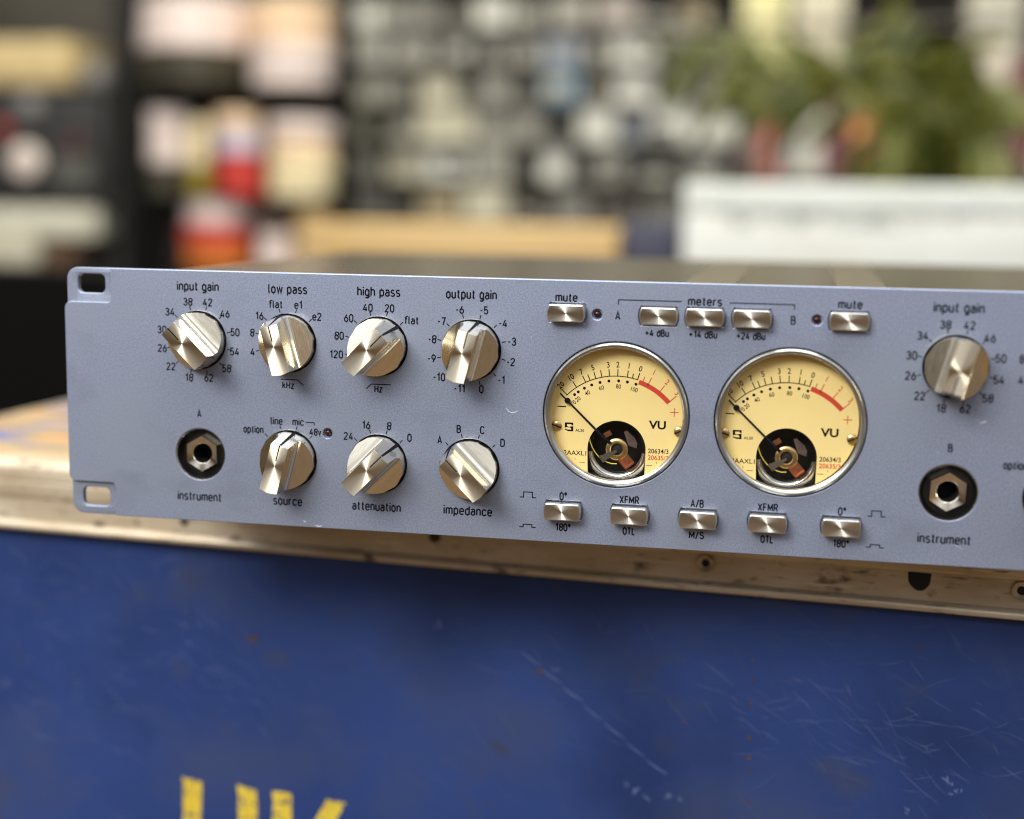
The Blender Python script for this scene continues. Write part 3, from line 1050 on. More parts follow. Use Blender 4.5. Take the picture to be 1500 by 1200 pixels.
# ---- push buttons
b = bmesh.new()
prism(b, btn_outline(), -3.0, 0.0, 1)
b.faces.ensure_lookup_table()
for f in b.faces:
    if f.normal.z > .9 or (all(abs(v.co.z) < 1e-6 for v in f.verts)):
        f.material_index = 0
bproto = mm_mesh('push_button', b, [M_button, M_btnside], None)
square_texspace(bproto, .02)
md = bproto.modifiers.new('edge', 'BEVEL')
md.width = 0.00035
md.segments = 2
md.limit_method = 'ANGLE'
md.angle_limit = rad(50)
md.material = 1
b = bmesh.new()
prism(b, btn_outline(.97), -8.0, -2.9, 0)
mm_mesh('button_stem', b, M_btnside, bproto)
for i, (x, z, h) in enumerate(BUTTONS):
    o = bproto if i == 0 else copy_tree(bproto)
    o.parent = pre
    o.matrix_basis = at_panel(x, z, 0, -h)
# dark frames behind the button openings
b = bmesh.new()
box(b, 160, 300, 3.2, 3.6, 4, 84)
for v in b.verts:
    pass
# ---- indicator lights
b = bmesh.new()
lathe(b, [(1.25, -2.0), (1.25, -1.0), (1.1, -.6), (.8, -.3), (.45, -.15), (.02, -.1)], 20, 0)
lp = mm_mesh('indicator_light', b, M_led, None, smooth=60)
for i, (x, z) in enumerate(LEDS):
    o = lp if i == 0 else copy_tree(lp)
    o.parent = pre
    o.matrix_basis = at_panel(x, z)

# ---- jack sockets
b = bmesh.new()
lathe(b, [(8.75, -.7), (8.5, -1.5), (8.3, -2.3), (7.6, -3.3), (3.6, -3.5)], 56, 0)
lathe(b, [(3.4, -2.2), (3.4, -14.0)], 32, 0)
disc(b, 0, 0, 3.5, -13.5, 24, 0)
jk = mm_mesh('jack_socket', b, M_blackpl, None, smooth=40)
b = bmesh.new()
hexo = [(6.75 * math.cos(rad(90 + 60 * k)), 6.75 * math.sin(rad(90 + 60 * k))) for k in range(6)]
nseg = 48


def hexr(a, R):
    a = (a - PI / 2) % (PI / 3) - PI / 6
    return R * math.cos(PI / 6) / math.cos(a)


rings = []
for (rr, z, ishex) in ((6.45, -3.6, 1), (6.45, -1.4, 1), (6.3, -1.15, 1), (3.75, -1.65, 0), (3.45, -1.9, 0), (3.3, -6, 0)):
    ring = []
    for k in range(nseg):
        a = 2 * PI * k / nseg
        q = hexr(a, rr) if ishex else rr
        ring.append(b.verts.new((q * math.cos(a), q * math.sin(a), z)))
    rings.append(ring)
for r0, r1 in zip(rings[:-1], rings[1:]):
    for k in range(nseg):
        b.faces.new((r0[k], r0[(k + 1) % nseg], r1[(k + 1) % nseg], r1[k]))
mm_mesh('hex_nut', b, M_nickel, jk, smooth=22)
b = bmesh.new()
lathe(b, [(3.32, -3.0), (3.2, -12)], 32)
disc(b, 0, 0, 3.25, -11.5, 24)
mm_mesh('socket_bore', b, M_dark, jk)
b = bmesh.new()
lathe(b, [(9.12, -1.2), (9.10, -.55), (9.02, -.32), (8.88, -.30), (8.78, -.45), (8.76, -.75)], 64)
mm_mesh('chrome_ring', b, M_steel, jk, smooth=50)
for i, (x, z) in enumerate(JACKS):
    o = jk if i == 0 else copy_tree(jk)
    o.parent = pre
    o.matrix_basis = at_panel(x, z, 0 if i == 0 else 2)

# ---- VU meters
ZD = -4.5                                           # dial face depth
b = bmesh.new()
lathe(b, [(24.05, -3.2), (24.05, -.1), (23.8, .45), (23.3, .8), (22.8, .75), (22.3, .4), (22.0, -.3), (22.1, -1.2)], 112, 0)
lathe(b, [(22.1, -1.2), (22.45, -4.3), (22.6, -5.0)], 112, 1)
mt = mm_mesh('vu_meter', b, [M_bezel, M_housing], None, smooth=40)
b = bmesh.new()
HX, HY = 0.0, -12.3
ang0 = math.asin(9.75 / 23.0)
pts = []
a_start = -PI / 2 + ang0
for k in range(81):
    a = a_start + (2 * PI - 2 * ang0) * k / 80
    pts.append((22.55 * math.cos(a), 22.55 * math.sin(a)))
arch = [(-9.8, HY)] + [(9.78 * math.cos(rad(t_)), HY + 9.78 * math.sin(rad(t_))) for t_ in range(174, 0, -6)] + [(9.75, HY)]
prism(b, pts + arch, ZD - .7, ZD, 0)
mm_mesh('dial_face', b, M_dial, mt)
# scale printing
b = bmesh.new()
ax, ay = -0.27, -11.28


def pol(R, deg):
    a = rad(deg)
    return (ax + R * math.sin(a), ay + R * math.cos(a))


ribbon(b, [pol(23.72, -45.8 + 62.6 * k / 40) for k in range(41)], .30)
for d_, R1 in ((-45.0, 26.4), (-35.0, 26.1), (-26.5, 26.1), (-22.6, 25.9), (-17.7, 26.1), (-12.6, 26.1), (-6.4, 26.1), (.2, 26.1), (7.9, 26.0), (12.1, 25.3), (16.4, 26.1)):
    ribbon(b, [pol(23.6, d_), pol(R1, d_)], .32)
ribbon(b, [pol(23.16, 18.0 + 30.2 * k / 24) for k in range(25)], 1.6, 0, 1)
for d_, R0, R1 in ((20.9, 23.9, 25.5), (25.7, 23.2, 26.2), (36.6, 23.9, 26.4), (47.8, 23.6, 26.6)):
    ribbon(b, [pol(R0, d_), pol(R1, d_)], .30, 0, 1)
for s, d_ in (('20', -43.5), ('10', -34.2), ('7', -26.2), ('5', -17.6), ('3', -6.6), ('2', .1), ('1', 7.9), ('0', 16.1)):
    x, y = pol(27.55, d_)
    text(b, s, x, y, 1.8, None, 0, 0, -rad(d_), .86, .014)
for s, d_, R_ in (('1', 25.5, 28.2), ('2', 36.5, 27.8), ('3', 46.5, 27.4)):
    x, y = pol(R_, d_)
    text(b, s, x, y, 1.8, None, 0, 1, -rad(d_), .86, .008)
for d_ in (-40, -36, -29.7, -22.7, -15.1, -7.3, 1.1, 8.7, 16.3):
    x, y = pol(22.15, d_)
    disc(b, x, y, .5)
for s, d_ in (('0', -44.6), ('20', -40.2), ('40', -29.3), ('60', -15), ('80', 1.2), ('100', 16.4)):
    x, y = pol(20.3, d_)
    text(b, s, x, y, 1.4, None, 0, 0, -rad(d_), .86, .010)
ribbon(b, [(-20.2, 1.55), (-17.3, 1.5)], .36)
ribbon(b, [(17.5, 1.1), (20.3, 1.1)], .28, 0, 1)
ribbon(b, [(18.9, 2.5), (18.9, 1.25)], .28, 0, 1)
ribbon(b, [(18.9, .95), (18.9, -.3)], .28, 0, 1)
text(b, 'VU', 13.4, -3.35, 2.6, 5.7, 0, 0, 0, 1, .03)
text(b, 'AL20', -12.5, -6.3, .85, 3.0, 0, 0, 0, 1, .012)
# square emblem split by an S
for poly in ([(-17.6, -3.8), (-14.75, -3.8), (-14.75, -4.75), (-15.1, -4.75), (-15.5, -4.35), (-16.85, -4.35), (-16.85, -5.0), (-15.9, -5.45), (-17.1, -5.45), (-17.6, -5.7)],
             [(-14.7, -6.75), (-15.9, -6.75), (-16.4, -6.75), (-17.6, -6.25), (-17.6, -5.95), (-16.6, -6.2), (-15.45, -6.2), (-15.45, -5.7), (-16.3, -5.3), (-15.2, -5.05), (-14.7, -5.05)]):
    b.faces.new([b.verts.new((x, y, 0)) for x, y in poly[::-1]])
text(b, '12AAXL1', -14.35, -14.0, 1.5, 8.4, 0, 0, 0, 1, .008)
text(b, '20634/3', 13.95, -12.15, 1.5, 6.8, 0, 0, 0, 1, .012)
text(b, '20635/3', 13.95, -14.35, 1.5, 6.8, 0, 1, 0, 1, .012)
for sx in (-13.9, 13.4):
    y = -17.1
    for dx in (-2.3, 2.3):
        ribbon(b, [(sx + dx - 1.0, y), (sx + dx + 1.0, y)], .16)
    for dx, dy in ((0, 1.1), (0, -1.1)):
        ribbon(b, [(sx + dx, y + dy - .4), (sx + dx, y + dy + .4)], .14)
b.transform(Matrix.Translation((0, 0, ZD + .03)))
mm_mesh('scale_printing', b, [M_ink, M_red], mt)
# movement cavity
b = bmesh.new()
lathe(b, [(22.4, -5.3), (22.0, -16.0)], 64, 0)
disc(b, 0, 0, 22.2, -15.5, 48, 0)
lathe(b, [(11.6, -15.0), (11.6, -7.6), (8.5, -7.6), (8.5, -15)], 64, 0, HX, HY)
mm_mesh('movement_housing', b, M_blackpl, mt, smooth=40)
b = bmesh.new()
ringp = [(11.2, -7.5), (11.0, -6.9), (10.0, -6.5), (9.2, -6.6), (8.7, -7.1), (8.35, -6.7), (8.1, -7.2), (8.1, -9.0)]
rr_ = []
for k in range(41):
    a = rad(188 + 164 * k / 40)
    rr_.append([b.verts.new((HX + r_ * math.cos(a), HY + r_ * math.sin(a), z_)) for r_, z_ in ringp])
for p_, q_ in zip(rr_[:-1], rr_[1:]):
    for k in range(len(ringp) - 1):
        b.faces.new((p_[k], q_[k], q_[k + 1], p_[k + 1]))
mm_mesh('magnet_ring', b, M_steel, mt, smooth=40)
b = bmesh.new()
lathe(b, [(3.7, -7.0), (3.7, -5.2), (3.3, -4.9), (2.3, -4.9), (2.0, -5.2), (1.9, -6.5)], 48, 0, HX, HY)
mm_mesh('hub_ring', b, M_brass, mt, smooth=40)
b = bmesh.new()
lathe(b, [(1.95, -6.2), (.9, -6.0), (.02, -5.9)], 32, 0, HX, HY)
mm_mesh('pivot_bearing', b, M_dark, mt)
b = bmesh.new()
pts = [(2.0, -6.6), (3.0, -6.2), (5.6, -8.4), (6.6, -10.2), (6.4, -12), (3.6, -11.2)]
prism(b, pts, -8.2, -7.5)
mm_mesh('yoke', b, noise_mat('dull_yoke', (.10, .07, .06), (.14, .10, .085), 500, rough=.5, metal=.4), mt)


def strip(bm, p, q, w0, w1, z0, z1, mi=0):
    p, q = Vector(p), Vector(q)
    d_ = (q - p).normalized()
    n_ = Vector((-d_.y, d_.x))
    prism(bm, [tuple(p + n_ * w0 / 2), tuple(p - n_ * w0 / 2), tuple(q - n_ * w1 / 2), tuple(q + n_ * w1 / 2)][::-1][::-1], z0, z1, mi)


b = bmesh.new()
strip(b, (-4.2, -7.9), (-2.1, -6.6), 1.7, 1.7, -6.2, -5.1)
mm_mesh('copper_tab', b, M_copper, mt)
b = bmesh.new()
strip(b, (0.1, -12.6), (-1.9, -13.9), .9, 1.1, -4.9, -4.5)
strip(b, (-1.8, -13.7), (-4.4, -15.4), 1.9, 2.1, -4.95, -4.55)
strip(b, (-4.3, -15.2), (-5.2, -15.9), 2.5, 2.6, -5.6, -4.4)
mm_mesh('balance_arm', b, M_steel, mt)
b = bmesh.new()
q = Vector((3.4, -16.0)); th_ = rad(-36)
ux = Vector((math.cos(th_ + PI / 2 - .25), math.sin(th_ + PI / 2 - .25)))
uy = Vector((-ux.y, ux.x))


def cw(a, c):
    p = q + ux * a + uy * c
    return (p.x, p.y)


prism(b, [cw(-1.7, -1.9), cw(1.7, -1.9), cw(1.7, 1.9), cw(-1.7, 1.9)], -6.2, -5.4)
prism(b, [cw(-2.0, -2.0), cw(-1.5, -2.0), cw(-1.5, 2.0), cw(-2.0, 2.0)], -6.3, -4.2)
prism(b, [cw(-1.5, -2.2), cw(1.7, -2.2), cw(1.7, -1.75), cw(-1.5, -1.75)], -6.3, -4.3)
mm_mesh('counterweight', b, M_copper, mt)
b = bmesh.new()
wp = [(-9.4, -8.2), (-9.0, -9.9), (-8.2, -12.0), (-7.1, -13.7), (-5.8, -15.2), (-4.6, -16.0), (-3.0, -16.8), (-1.4, -17.2), (.2, -17.1)]
tube(b, [(x, y, -5.0) for x, y in wp], .22, 6)
mm_mesh('hairspring', b, M_wire, mt, smooth=60)
# needle
b = bmesh.new()
d_ = Vector((-16.9, 16.2)).normalized()
hub = Vector((HX, HY))


def np_(r_, s=0):
    n_ = Vector((-d_.y, d_.x))
    p = hub + d_ * r_ + n_ * s
    return p.x, p.y


zn = -3.3
tube(b, [(*np_(3.2), zn - 1.4), (*np_(5.2), zn - .4), (*np_(9), zn), (*np_(22), zn), (*np_(26.6), zn)], [.6, .5, .36, .30, .26], 8)
lathe(b, [(1.0, zn - .15), (1.0, zn + .15)], 20, 0, *np_(23.1), cap0=True, cap1=True)
mm_mesh('needle', b, M_black, mt)
for sx, sy, ra in ((-20.4, -5.0, -18), (20.7, -5.2, 25)):
    b = bmesh.new()
    lathe(b, [(1.75, ZD), (1.72, ZD + .5), (1.4, ZD + .8), (.6, ZD + .9), (.02, ZD + .9)], 28, 0)
    box(b, -1.7, 1.7, -.2, .2, ZD + .4, ZD + .93, 1)
    b.transform(Matrix.Translation((sx, sy, 0)) @ Matrix.Rotation(rad(ra), 4, 'Z'))
    mm_mesh('dial_screw', b, [M_brass, M_black], mt, smooth=40)
b = bmesh.new()
lathe(b, [(.02, -.35), (22.15, -.6)], 64)
mm_mesh('lens', b, M_lens, mt, smooth=60)
for i, (x, z) in enumerate(METERS):
    o = mt if i == 0 else copy_tree(mt)
    o.parent = pre
    o.matrix_basis = at_panel(x, z)
    if i == 1:
        for ch in o.children:
            if ch.name.split('.')[0] not in ('lens', 'movement_housing'):
                ch.location.x -= 0.0007

# ------------------------------------------------------------------ the shop behind
CR = cam.rotation_euler.to_matrix()


def at(px, py, Y):
    d_ = CR @ Vector(((px - 750) / F_PX, -(py - 600) / F_PX, -1))
    k = (Y - cam.location.y) / d_.y
    return Vector(cam.location) + d_ * k


_cm = {}


def cmat(c, rough=0.55):
    key = tuple(round(v, 3) for v in c)
    if key not in _cm:
        k2 = tuple(min(1, v * 1.25 + .004) for v in c)
        _cm[key] = noise_mat('shop_paint', c, k2, 30, rough=rough)
    return _cm[key]


DK = (0.012, 0.011, 0.010)
M_shelf = cmat((0.15, 0.135, 0.11))
M_shopblack = mat('shop_black', (0.005, 0.0045, 0.004), 0.9, 0.0, **{'Specular IOR Level': 0.1})
# -- display shelf
YS = 2.30
ROWS = [36, 92, 150, 207, 264, 322]
xa, xb = at(478, 200, YS).x, at(1640, 200, YS).x
zs = [at(760, r_, YS).z for r_ in ROWS]
ztop, zlow = at(760, -60, YS).z, -0.9
sh = thing('display_shelf', (xa, YS, -0.9), 'tall grey shelving full of small boxes along the back wall', 'shelf')


def part(name, parent, x0, x1, y0, y1, z0, z1, m, bev=0.0):
    bm = bmesh.new()
    if bev:
        rbox(bm, x0, x1, y0, y1, z0, z1, bev)
    else:
        box(bm, x0, x1, y0, y1, z0, z1)
    if parent is not None:
        bm.transform(Matrix.Translation(-parent.location))
    return new_mesh(name, bm, m, parent, 40 if bev else None)


for z in zs:
    part('shelf_board', sh, xa, xb, YS + .002, YS + .26, z - .006, z, M_shelf)
part('shelf_board', sh, xa, xb, YS + .002, YS + .26, ztop, ztop + .008, M_shelf)
part('side_panel', sh, xa - .018, xa - .001, YS, YS + .275, -.9, ztop + .01, M_shelf)
part('side_panel', sh, xb + .001, xb + .018, YS, YS + .275, -.9, ztop + .01, M_shelf)
part('back_panel', sh, xa, xb, YS + .262, YS + .275, -.9, ztop + .01, cmat((0.085, 0.08, 0.068)))
SHN = ['second shelf from the top', 'third shelf from the top', 'fourth shelf from the top', 'fifth shelf from the top', 'sixth shelf from the top', 'lowest visible shelf']
SHN = ['top visible shelf', 'second visible shelf', 'third visible shelf', 'fourth visible shelf', 'fifth visible shelf', 'lowest visible shelf']
G1, G2, G3, CRM, WHT = (.30, .29, .25), (.22, .215, .19), (.14, .135, .115), (.56, .53, .40), (.60, .60, .54)
BLU, BGR, DRK, PNK, GLD, BRN = (.07, .17, .26), (.25, .27, .31), (.06, .058, .05), (.37, .33, .30), (.40, .33, .20), (.12, .10, .075)
NAME = {G1: 'light grey', G2: 'mid grey', G3: 'dull dark grey', CRM: 'cream', WHT: 'white', BLU: 'blue', BGR: 'pale blue grey', DRK: 'near black', PNK: 'pinkish grey', GLD: 'tan', BRN: 'brown'}
ITEMS = [
    [(482, 552, 2, WHT), (556, 592, 4, G1), (596, 640, -5, G2), (646, 684, 8, G3), (690, 742, -8, WHT), (748, 800, 4, G2), (806, 862, -4, G1), (870, 932, -10, PNK), (940, 985, 14, G3), (990, 1036, 2, GLD)],
    [(484, 505, 60, DRK), (508, 566, 44, G1), (570, 630, 40, G1), (636, 690, 52, G3), (700, 742, 48, G1), (748, 786, 46, G1), (790, 852, 48, BGR), (856, 886, 56, G3), (890, 962, 40, WHT), (968, 1020, 46, G1), (1026, 1066, 60, G3)],
    [(505, 580, 98, G1), (584, 606, 120, G3), (610, 664, 106, CRM), (668, 696, 118, G3), (700, 744, 98, G1), (750, 788, 114, G3), (792, 850, 96, BLU), (856, 890, 112, BRN), (894, 956, 96, WHT), (962, 1004, 120, DRK), (1008, 1060, 104, G2)],
    [(484, 540, 166, G3), (560, 604, 170, G1), (608, 694, 158, CRM), (698, 746, 162, G1), (752, 790, 158, G1), (796, 838, 180, DRK), (844, 900, 156, WHT), (904, 942, 158, BGR), (952, 1022, 156, WHT), (1026, 1078, 156, WHT)],
    [(484, 552, 216, G2), (560, 612, 212, CRM), (616, 690, 212, WHT), (694, 748, 214, G1), (756, 784, 244, DRK), (788, 832, 214, WHT), (838, 866, 236, DRK), (870, 912, 216, G1), (918, 1000, 238, DRK), (1004, 1060, 222, G2)],
    [(486, 560, 270, G2), (566, 606, 290, DRK), (610, 668, 284, GLD), (674, 742, 276, CRM), (748, 800, 296, BRN), (806, 860, 274, G2), (866, 930, 290, BRN), (936, 1006, 286, G3), (1012, 1070, 290, G2)],
]
ORD = ['first', 'second', 'third', 'fourth', 'fifth', 'sixth', 'seventh', 'eighth', 'ninth', 'tenth', 'eleventh', 'twelfth']
for r_, row in enumerate(ITEMS):
    for k, (p0, p1, pt, c) in enumerate(row):
        x0, x1 = at(p0, ROWS[r_], YS).x, at(p1, ROWS[r_], YS).x
        z1 = at((p0 + p1) / 2, pt, YS).z
        z0 = zs[r_] + .0004
        y0 = YS + random.uniform(.004, .03)
        bm = bmesh.new()
        dpt = random.uniform(.10, .19)
        lid = z0 + (z1 - z0) * random.uniform(.68, .82)
        rbox(bm, x0 + .002, x1 - .002, y0 + .002, y0 + dpt, z0, lid, .002, 0, 1)
        rbox(bm, x0 + .001, x1 - .001, y0, y0 + dpt + .002, lid + .0003, z1, .002, 1, 1)
        kf = random.choice((.45, 1.2, 1.0, .7))
        c2 = tuple(v * kf for v in c)
        if random.random() < .38:
            wl = (x1 - x0) * random.uniform(.25, .6)
            xl = random.uniform(x0 + .004, x1 - .004 - wl)
            zl = z0 + (lid - z0) * random.uniform(.1, .4)
            box(bm, xl, xl + wl, y0 + .0008, y0 + .0015, zl, zl + (lid - z0) * random.uniform(.3, .55), 2)
        c3 = random.choice(((.50, .49, .43), (.46, .44, .36), (.06, .06, .05), (.05, .05, .05), (.48, .48, .46)))
        bx = new_mesh('lidded_box', bm, [cmat(c), cmat(c2), cmat(c3)], None, 40)
        tag(bx, f'{NAME[c]} lidded box on the {SHN[r_]}, {ORD[k]} from the left', 'box', 'small boxes on the back shelf')

# -- books and folders at the right
YB = 2.20
zbk = at(1280, 262, YB).z
bk = thing('book_ledge', (at(1080, 262, YB).x, YB, -0.9), 'dark ledge carrying upright books behind the white box', 'ledge')
part('ledge_top', bk, at(1078, 262, YB).x, at(1720, 262, YB).x, YB - .03, YB + .095, zbk - .02, zbk, cmat((.04, .038, .03)))
part('support', bk, at(1090, 262, YB).x, at(1700, 262, YB).x, YB, YB + .08, -.9, zbk - .0205, M_shopblack)
BOOKS = [(1086, 1108, 110, (.20, .15, .13), 'brown grey'), (1110, 1140, 148, (.48, .13, .11), 'dull red'), (1143, 1166, 100, (.34, .33, .30), 'grey'), (1168, 1204, 120, (.55, .53, .46), 'cream'), (1206, 1236, 132, (.14, .035, .045), 'dark maroon'),
         (1244, 1290, 130, (.75, .30, .10), 'orange'), (1294, 1338, 176, (.28, .27, .24), 'pale grey'), (1342, 1384, 190, (.10, .10, .08), 'charcoal'), (1388, 1424, 120, (.11, .10, .07), 'olive brown'), (1428, 1468, 70, (.58, .52, .42), 'tall beige'), (1472, 1510, 84, (.16, .05, .05), 'brownish red'), (1514, 1560, 100, (.5, .48, .4), 'off white')]
for p0, p1, pt, c, nm in BOOKS:
    bm = bmesh.new()
    x0, x1, z1 = at(p0, 262, YB).x, at(p1, 262, YB).x, at(p0, pt, YB).z
    rbox(bm, x0 + .001, x1 - .001, YB - .025, YB + .07, zbk + .0004, z1, .0015, 0, 1)
    box(bm, x0 + .004, x1 - .004, YB - .02, YB + .0705, zbk + .004, z1 + .0005, 1)
    tag(new_mesh('book', bm, [cmat(c), cmat((.6, .57, .48))]), f'{nm} book standing upright on the ledge behind the white box', 'book', 'upright books behind the plant')
# upper pale boxes
for p0, p1, pt, pb, c, nm in ((1086, 1152, -40, 40, (.62, .58, .30), 'pale yellow'), (1164, 1240, -30, 44, (.52, .48, .36), 'dull cream'), (1420, 1500, -20, 66, (.46, .44, .36), 'greyish white')):
    z0, z1 = zs[1] + .0004, at(p0, pt, YS).z
    bm = bmesh.new()
    rbox(bm, at(p0, 40, YS).x, at(p1, 40, YS).x, YS + .01, YS + .17, z0 if pb > 50 else zs[0] + .0004 if False else z0, z1, .003, 0, 1)
    tag(new_mesh('storage_box', bm, cmat(c), None, 40), f'{nm} tall storage box on the shelf above the books', 'box', 'tall storage boxes above the books')

# -- workbench behind the preamp, with plank, navy box and white box
wb = thing('workbench', (0.5, 1.15, -0.9), 'dark workbench standing behind the flight case', 'workbench')
ZW = 0.012
part('bench_top', wb, -.30, 1.25, .96, 1.72, ZW - .04, ZW, cmat((.05, .042, .03)))
for lx in (-.28, 1.2):
    for ly in (.99, 1.67):
        part('leg', wb, lx, lx + .05, ly, ly + .05, -.9, ZW - .0405, M_shopblack)
YP = 1.10
bm = bmesh.new()
rbox(bm, at(462, 350, YP).x, at(905, 350, YP).x, YP, YP + .12, ZW + .0004, at(700, 331, YP).z, .004)
tag(new_mesh('wooden_crate', bm, noise_mat('pine', (.56, .36, .13), (.66, .45, .19), 14, rough=.55, stretch=(.3, 1, 5)), None, 40), 'long orange pine crate on the bench behind the preamp', 'crate')
bm = bmesh.new()
rbox(bm, at(908, 350, YP).x, at(998, 350, YP).x, YP + .01, YP + .16, ZW + .0004, at(950, 326, YP).z, .004)
tag(new_mesh('navy_box', bm, cmat((.035, .037, .065)), None, 40), 'small navy box between the pine crate and the white box', 'box')
YW = 1.02
wx0, wx1, wz1 = at(1001, 330, YW).x, at(1700, 330, YW).x, at(1200, 271, YW).z
wbx = thing('white_box', ((wx0 + wx1) / 2, YW, ZW + .0004), 'long white box with smudged grey markings at the right of the bench', 'box')
part('box_body', wbx, wx0, wx1, YW, YW + .22, ZW + .0004, ZW + (wz1 - ZW) * .78, noise_mat('white_card', (.74, .74, .64), (.82, .82, .73), 12, rough=.7), .004)
part('box_lid', wbx, wx0 - .001, wx1 + .001, YW - .002, YW + .222, ZW + (wz1 - ZW) * .78 + .0004, wz1, noise_mat('white_lid', (.74, .77, .68), (.82, .84, .76), 12, rough=.7), .004)
bm = bmesh.new()
for px in range(1065, 1480, 22):
    p = at(px, 316 + random.uniform(-6, 12), YW)
    s = random.uniform(.003, .008)
    pts = [(p.x * 1000 + random.uniform(-9, 9) , p.z * 1000 + random.uniform(-7, 7)) for _ in range(6)]
    ribbon(bm, pts, random.uniform(1.2, 3.6), 0, 0)
bm.transform(Matrix.Translation((0, YW - .0026, 0)) @ FACE_MM)
bm.transform(Matrix.Translation(-wbx.location))
new_mesh('smudged_marking', bm, cmat((.40, .43, .40)), wbx)

# -- plant in a pot behind the white box
YPL = 1.42
pc = at(1395, 300, YPL)
pl = thing('potted_plant', (pc.x, YPL, ZW + .0004), 'dark green plant with long arching leaves behind the white box', 'plant')
bm = bmesh.new()
lathe(bm, [(.045, 0), (.06, .09), (.063, .095), (.055, .095), (.052, .085), (.01, .085)], 32, cap0=True)
new_mesh('pot', bm, cmat((.10, .06, .04)), pl, 40)
M_leaf = noise_mat('leaf_green', (.034, .050, .002), (.15, .15, .014), 25, rough=.5)
bm = bmesh.new()
rnd = random.Random(5)


def leaf(tipdx, tipz, lift, w, dy):
    n = 9
    base = Vector((rnd.uniform(-.02, .02), rnd.uniform(-.02, .02), .085))
    tip = Vector((tipdx, dy, tipz))
    mid = (base + tip) / 2 + Vector((-.1 * tipdx, 0, lift))
    prev = None
    for k in range(n + 1):
        t_ = k / n
        p = base * (1 - t_) ** 2 + mid * 2 * t_ * (1 - t_) + tip * t_ ** 2
        d1 = ((mid - base) * (1 - t_) + (tip - mid) * t_).normalized()
        s = d1.cross(Vector((.3, -1, .2))).normalized() * w * (math.sin(PI * (0.12 + .86 * t_)) ** .8)
        fold = Vector((0, -.25 * s.length, 0))
        cur = (bm.verts.new(p + s), bm.verts.new(p + fold), bm.verts.new(p - s))
        if prev:
            for i in (0, 1):
                bm.faces.new((prev[i], prev[i + 1], cur[i + 1], cur[i]))
        prev = cur




def frond(px, py, dy, lift, n=9, ll=.075):
    p = at(px, py, YPL)
    tip = Vector((p.x - pc.x, dy, p.z - ZW))
    base = Vector((rnd.uniform(-.015, .015), rnd.uniform(-.015, .015), .085))
    mid = (base + tip) / 2 + Vector((-.12 * tip.x, 0, lift))
    pts = [base * (1 - t_) ** 2 + mid * 2 * t_ * (1 - t_) + tip * t_ ** 2 for t_ in [k / 14 for k in range(15)]]
    tube(bm, pts, [.0032 * (1 - .75 * k / 14) for k in range(15)], 6)
    for k in range(n):
        t_ = .22 + .78 * (k + rnd.random() * .6) / n
        q = base * (1 - t_) ** 2 + mid * 2 * t_ * (1 - t_) + tip * t_ ** 2
        d1 = ((mid - base) * (1 - t_) + (tip - mid) * t_).normalized()
        for sd in (-1, 1):
            if rnd.random() < .12:
                continue
            side = (d1.cross(Vector((0, -1, .15))).normalized() * sd * rnd.uniform(.5, 1.0) + d1 * rnd.uniform(.5, .9) + Vector((0, rnd.uniform(-.6, .6), -.25))).normalized()
            L_ = ll * rnd.uniform(.7, 1.25) * (1.15 - .6 * abs(t_ - .55))
            wd = L_ * .12
            u_ = side.cross(Vector((.2, -1, .1))).normalized()
            prev = None
            for i_ in range(5):
                f_ = i_ / 4
                c_ = q + side * L_ * f_ + Vector((0, 0, -.35 * L_ * f_ * f_))
                w_ = wd * math.sin(PI * (.12 + .86 * f_))
                cur = (bm.verts.new(c_ + u_ * w_), bm.verts.new(c_ + Vector((0, -.004, 0)) * (1 - f_)), bm.verts.new(c_ - u_ * w_))
                if prev:
                    for e_ in (0, 1):
                        bm.faces.new((prev[e_], prev[e_ + 1], cur[e_ + 1], cur[e_]))
                prev = cur


for (px, py, dy, lift) in ((975, 100, -.04, .10), (1290, 20, .04, .03), (1330, 130, -.10, .06),
                           (1410, 60, .06, .02), (1015, 66, .05, .10), (1065, 104, -.08, .10), (1120, 70, .06, .09), (1440, 120, -.09, .06), (1300, 190, -.12, .07), (1420, 200, -.11, .06), (1350, 90, -.10, .03)):
    frond(px, py, dy, lift)
new_mesh('foliage', bm, M_leaf, pl, 60)

# -- rack of tape rolls at the left
YT = 1.90
rk = thing('tape_stand', (at(330, 390, YT).x, YT, -0.9), 'black stand carrying stacked rolls of tape, left of centre', 'stand')
tx0, tx1 = at(186, 300, YT).x, at(478, 300, YT).x
SZ = [at(330, 394, YT).z, at(330, 289, YT).z, at(330, 127, YT).z]
for z in SZ:
    part('shelf_board', rk, tx0 + (.045 if z == SZ[0] else 0), tx1, YT - .002, YT + .14, z - .003, z, M_shopblack)
part('back_panel', rk, tx0, tx1, YT + .145, YT + .16, -.9, at(330, -60, YT).z, cmat((.022, .019, .015)))
for lx in (tx0, tx1 - .008):
    part('post', rk, lx, lx + .008, YT + .13, YT + .1445, -.9, at(330, -60, YT).z, M_shopblack)
PKW, PCH, CRY, RED, ORG, LAV, OLV, YOL, TAN_, DKB = (.72, .60, .55), (.72, .52, .34), (.78, .66, .40), (.48, .035, .025), (.62, .16, .02), (.50, .46, .56), (.04, .034, .018), (.26, .20, .02), (.58, .40, .18), (.06, .035, .025)
TN = {PKW: 'pinkish white', PCH: 'peach', CRY: 'creamy yellow', RED: 'red', ORG: 'orange red', LAV: 'pale lavender', OLV: 'dark olive', YOL: 'mustard', TAN_: 'tan', DKB: 'dark brown'}
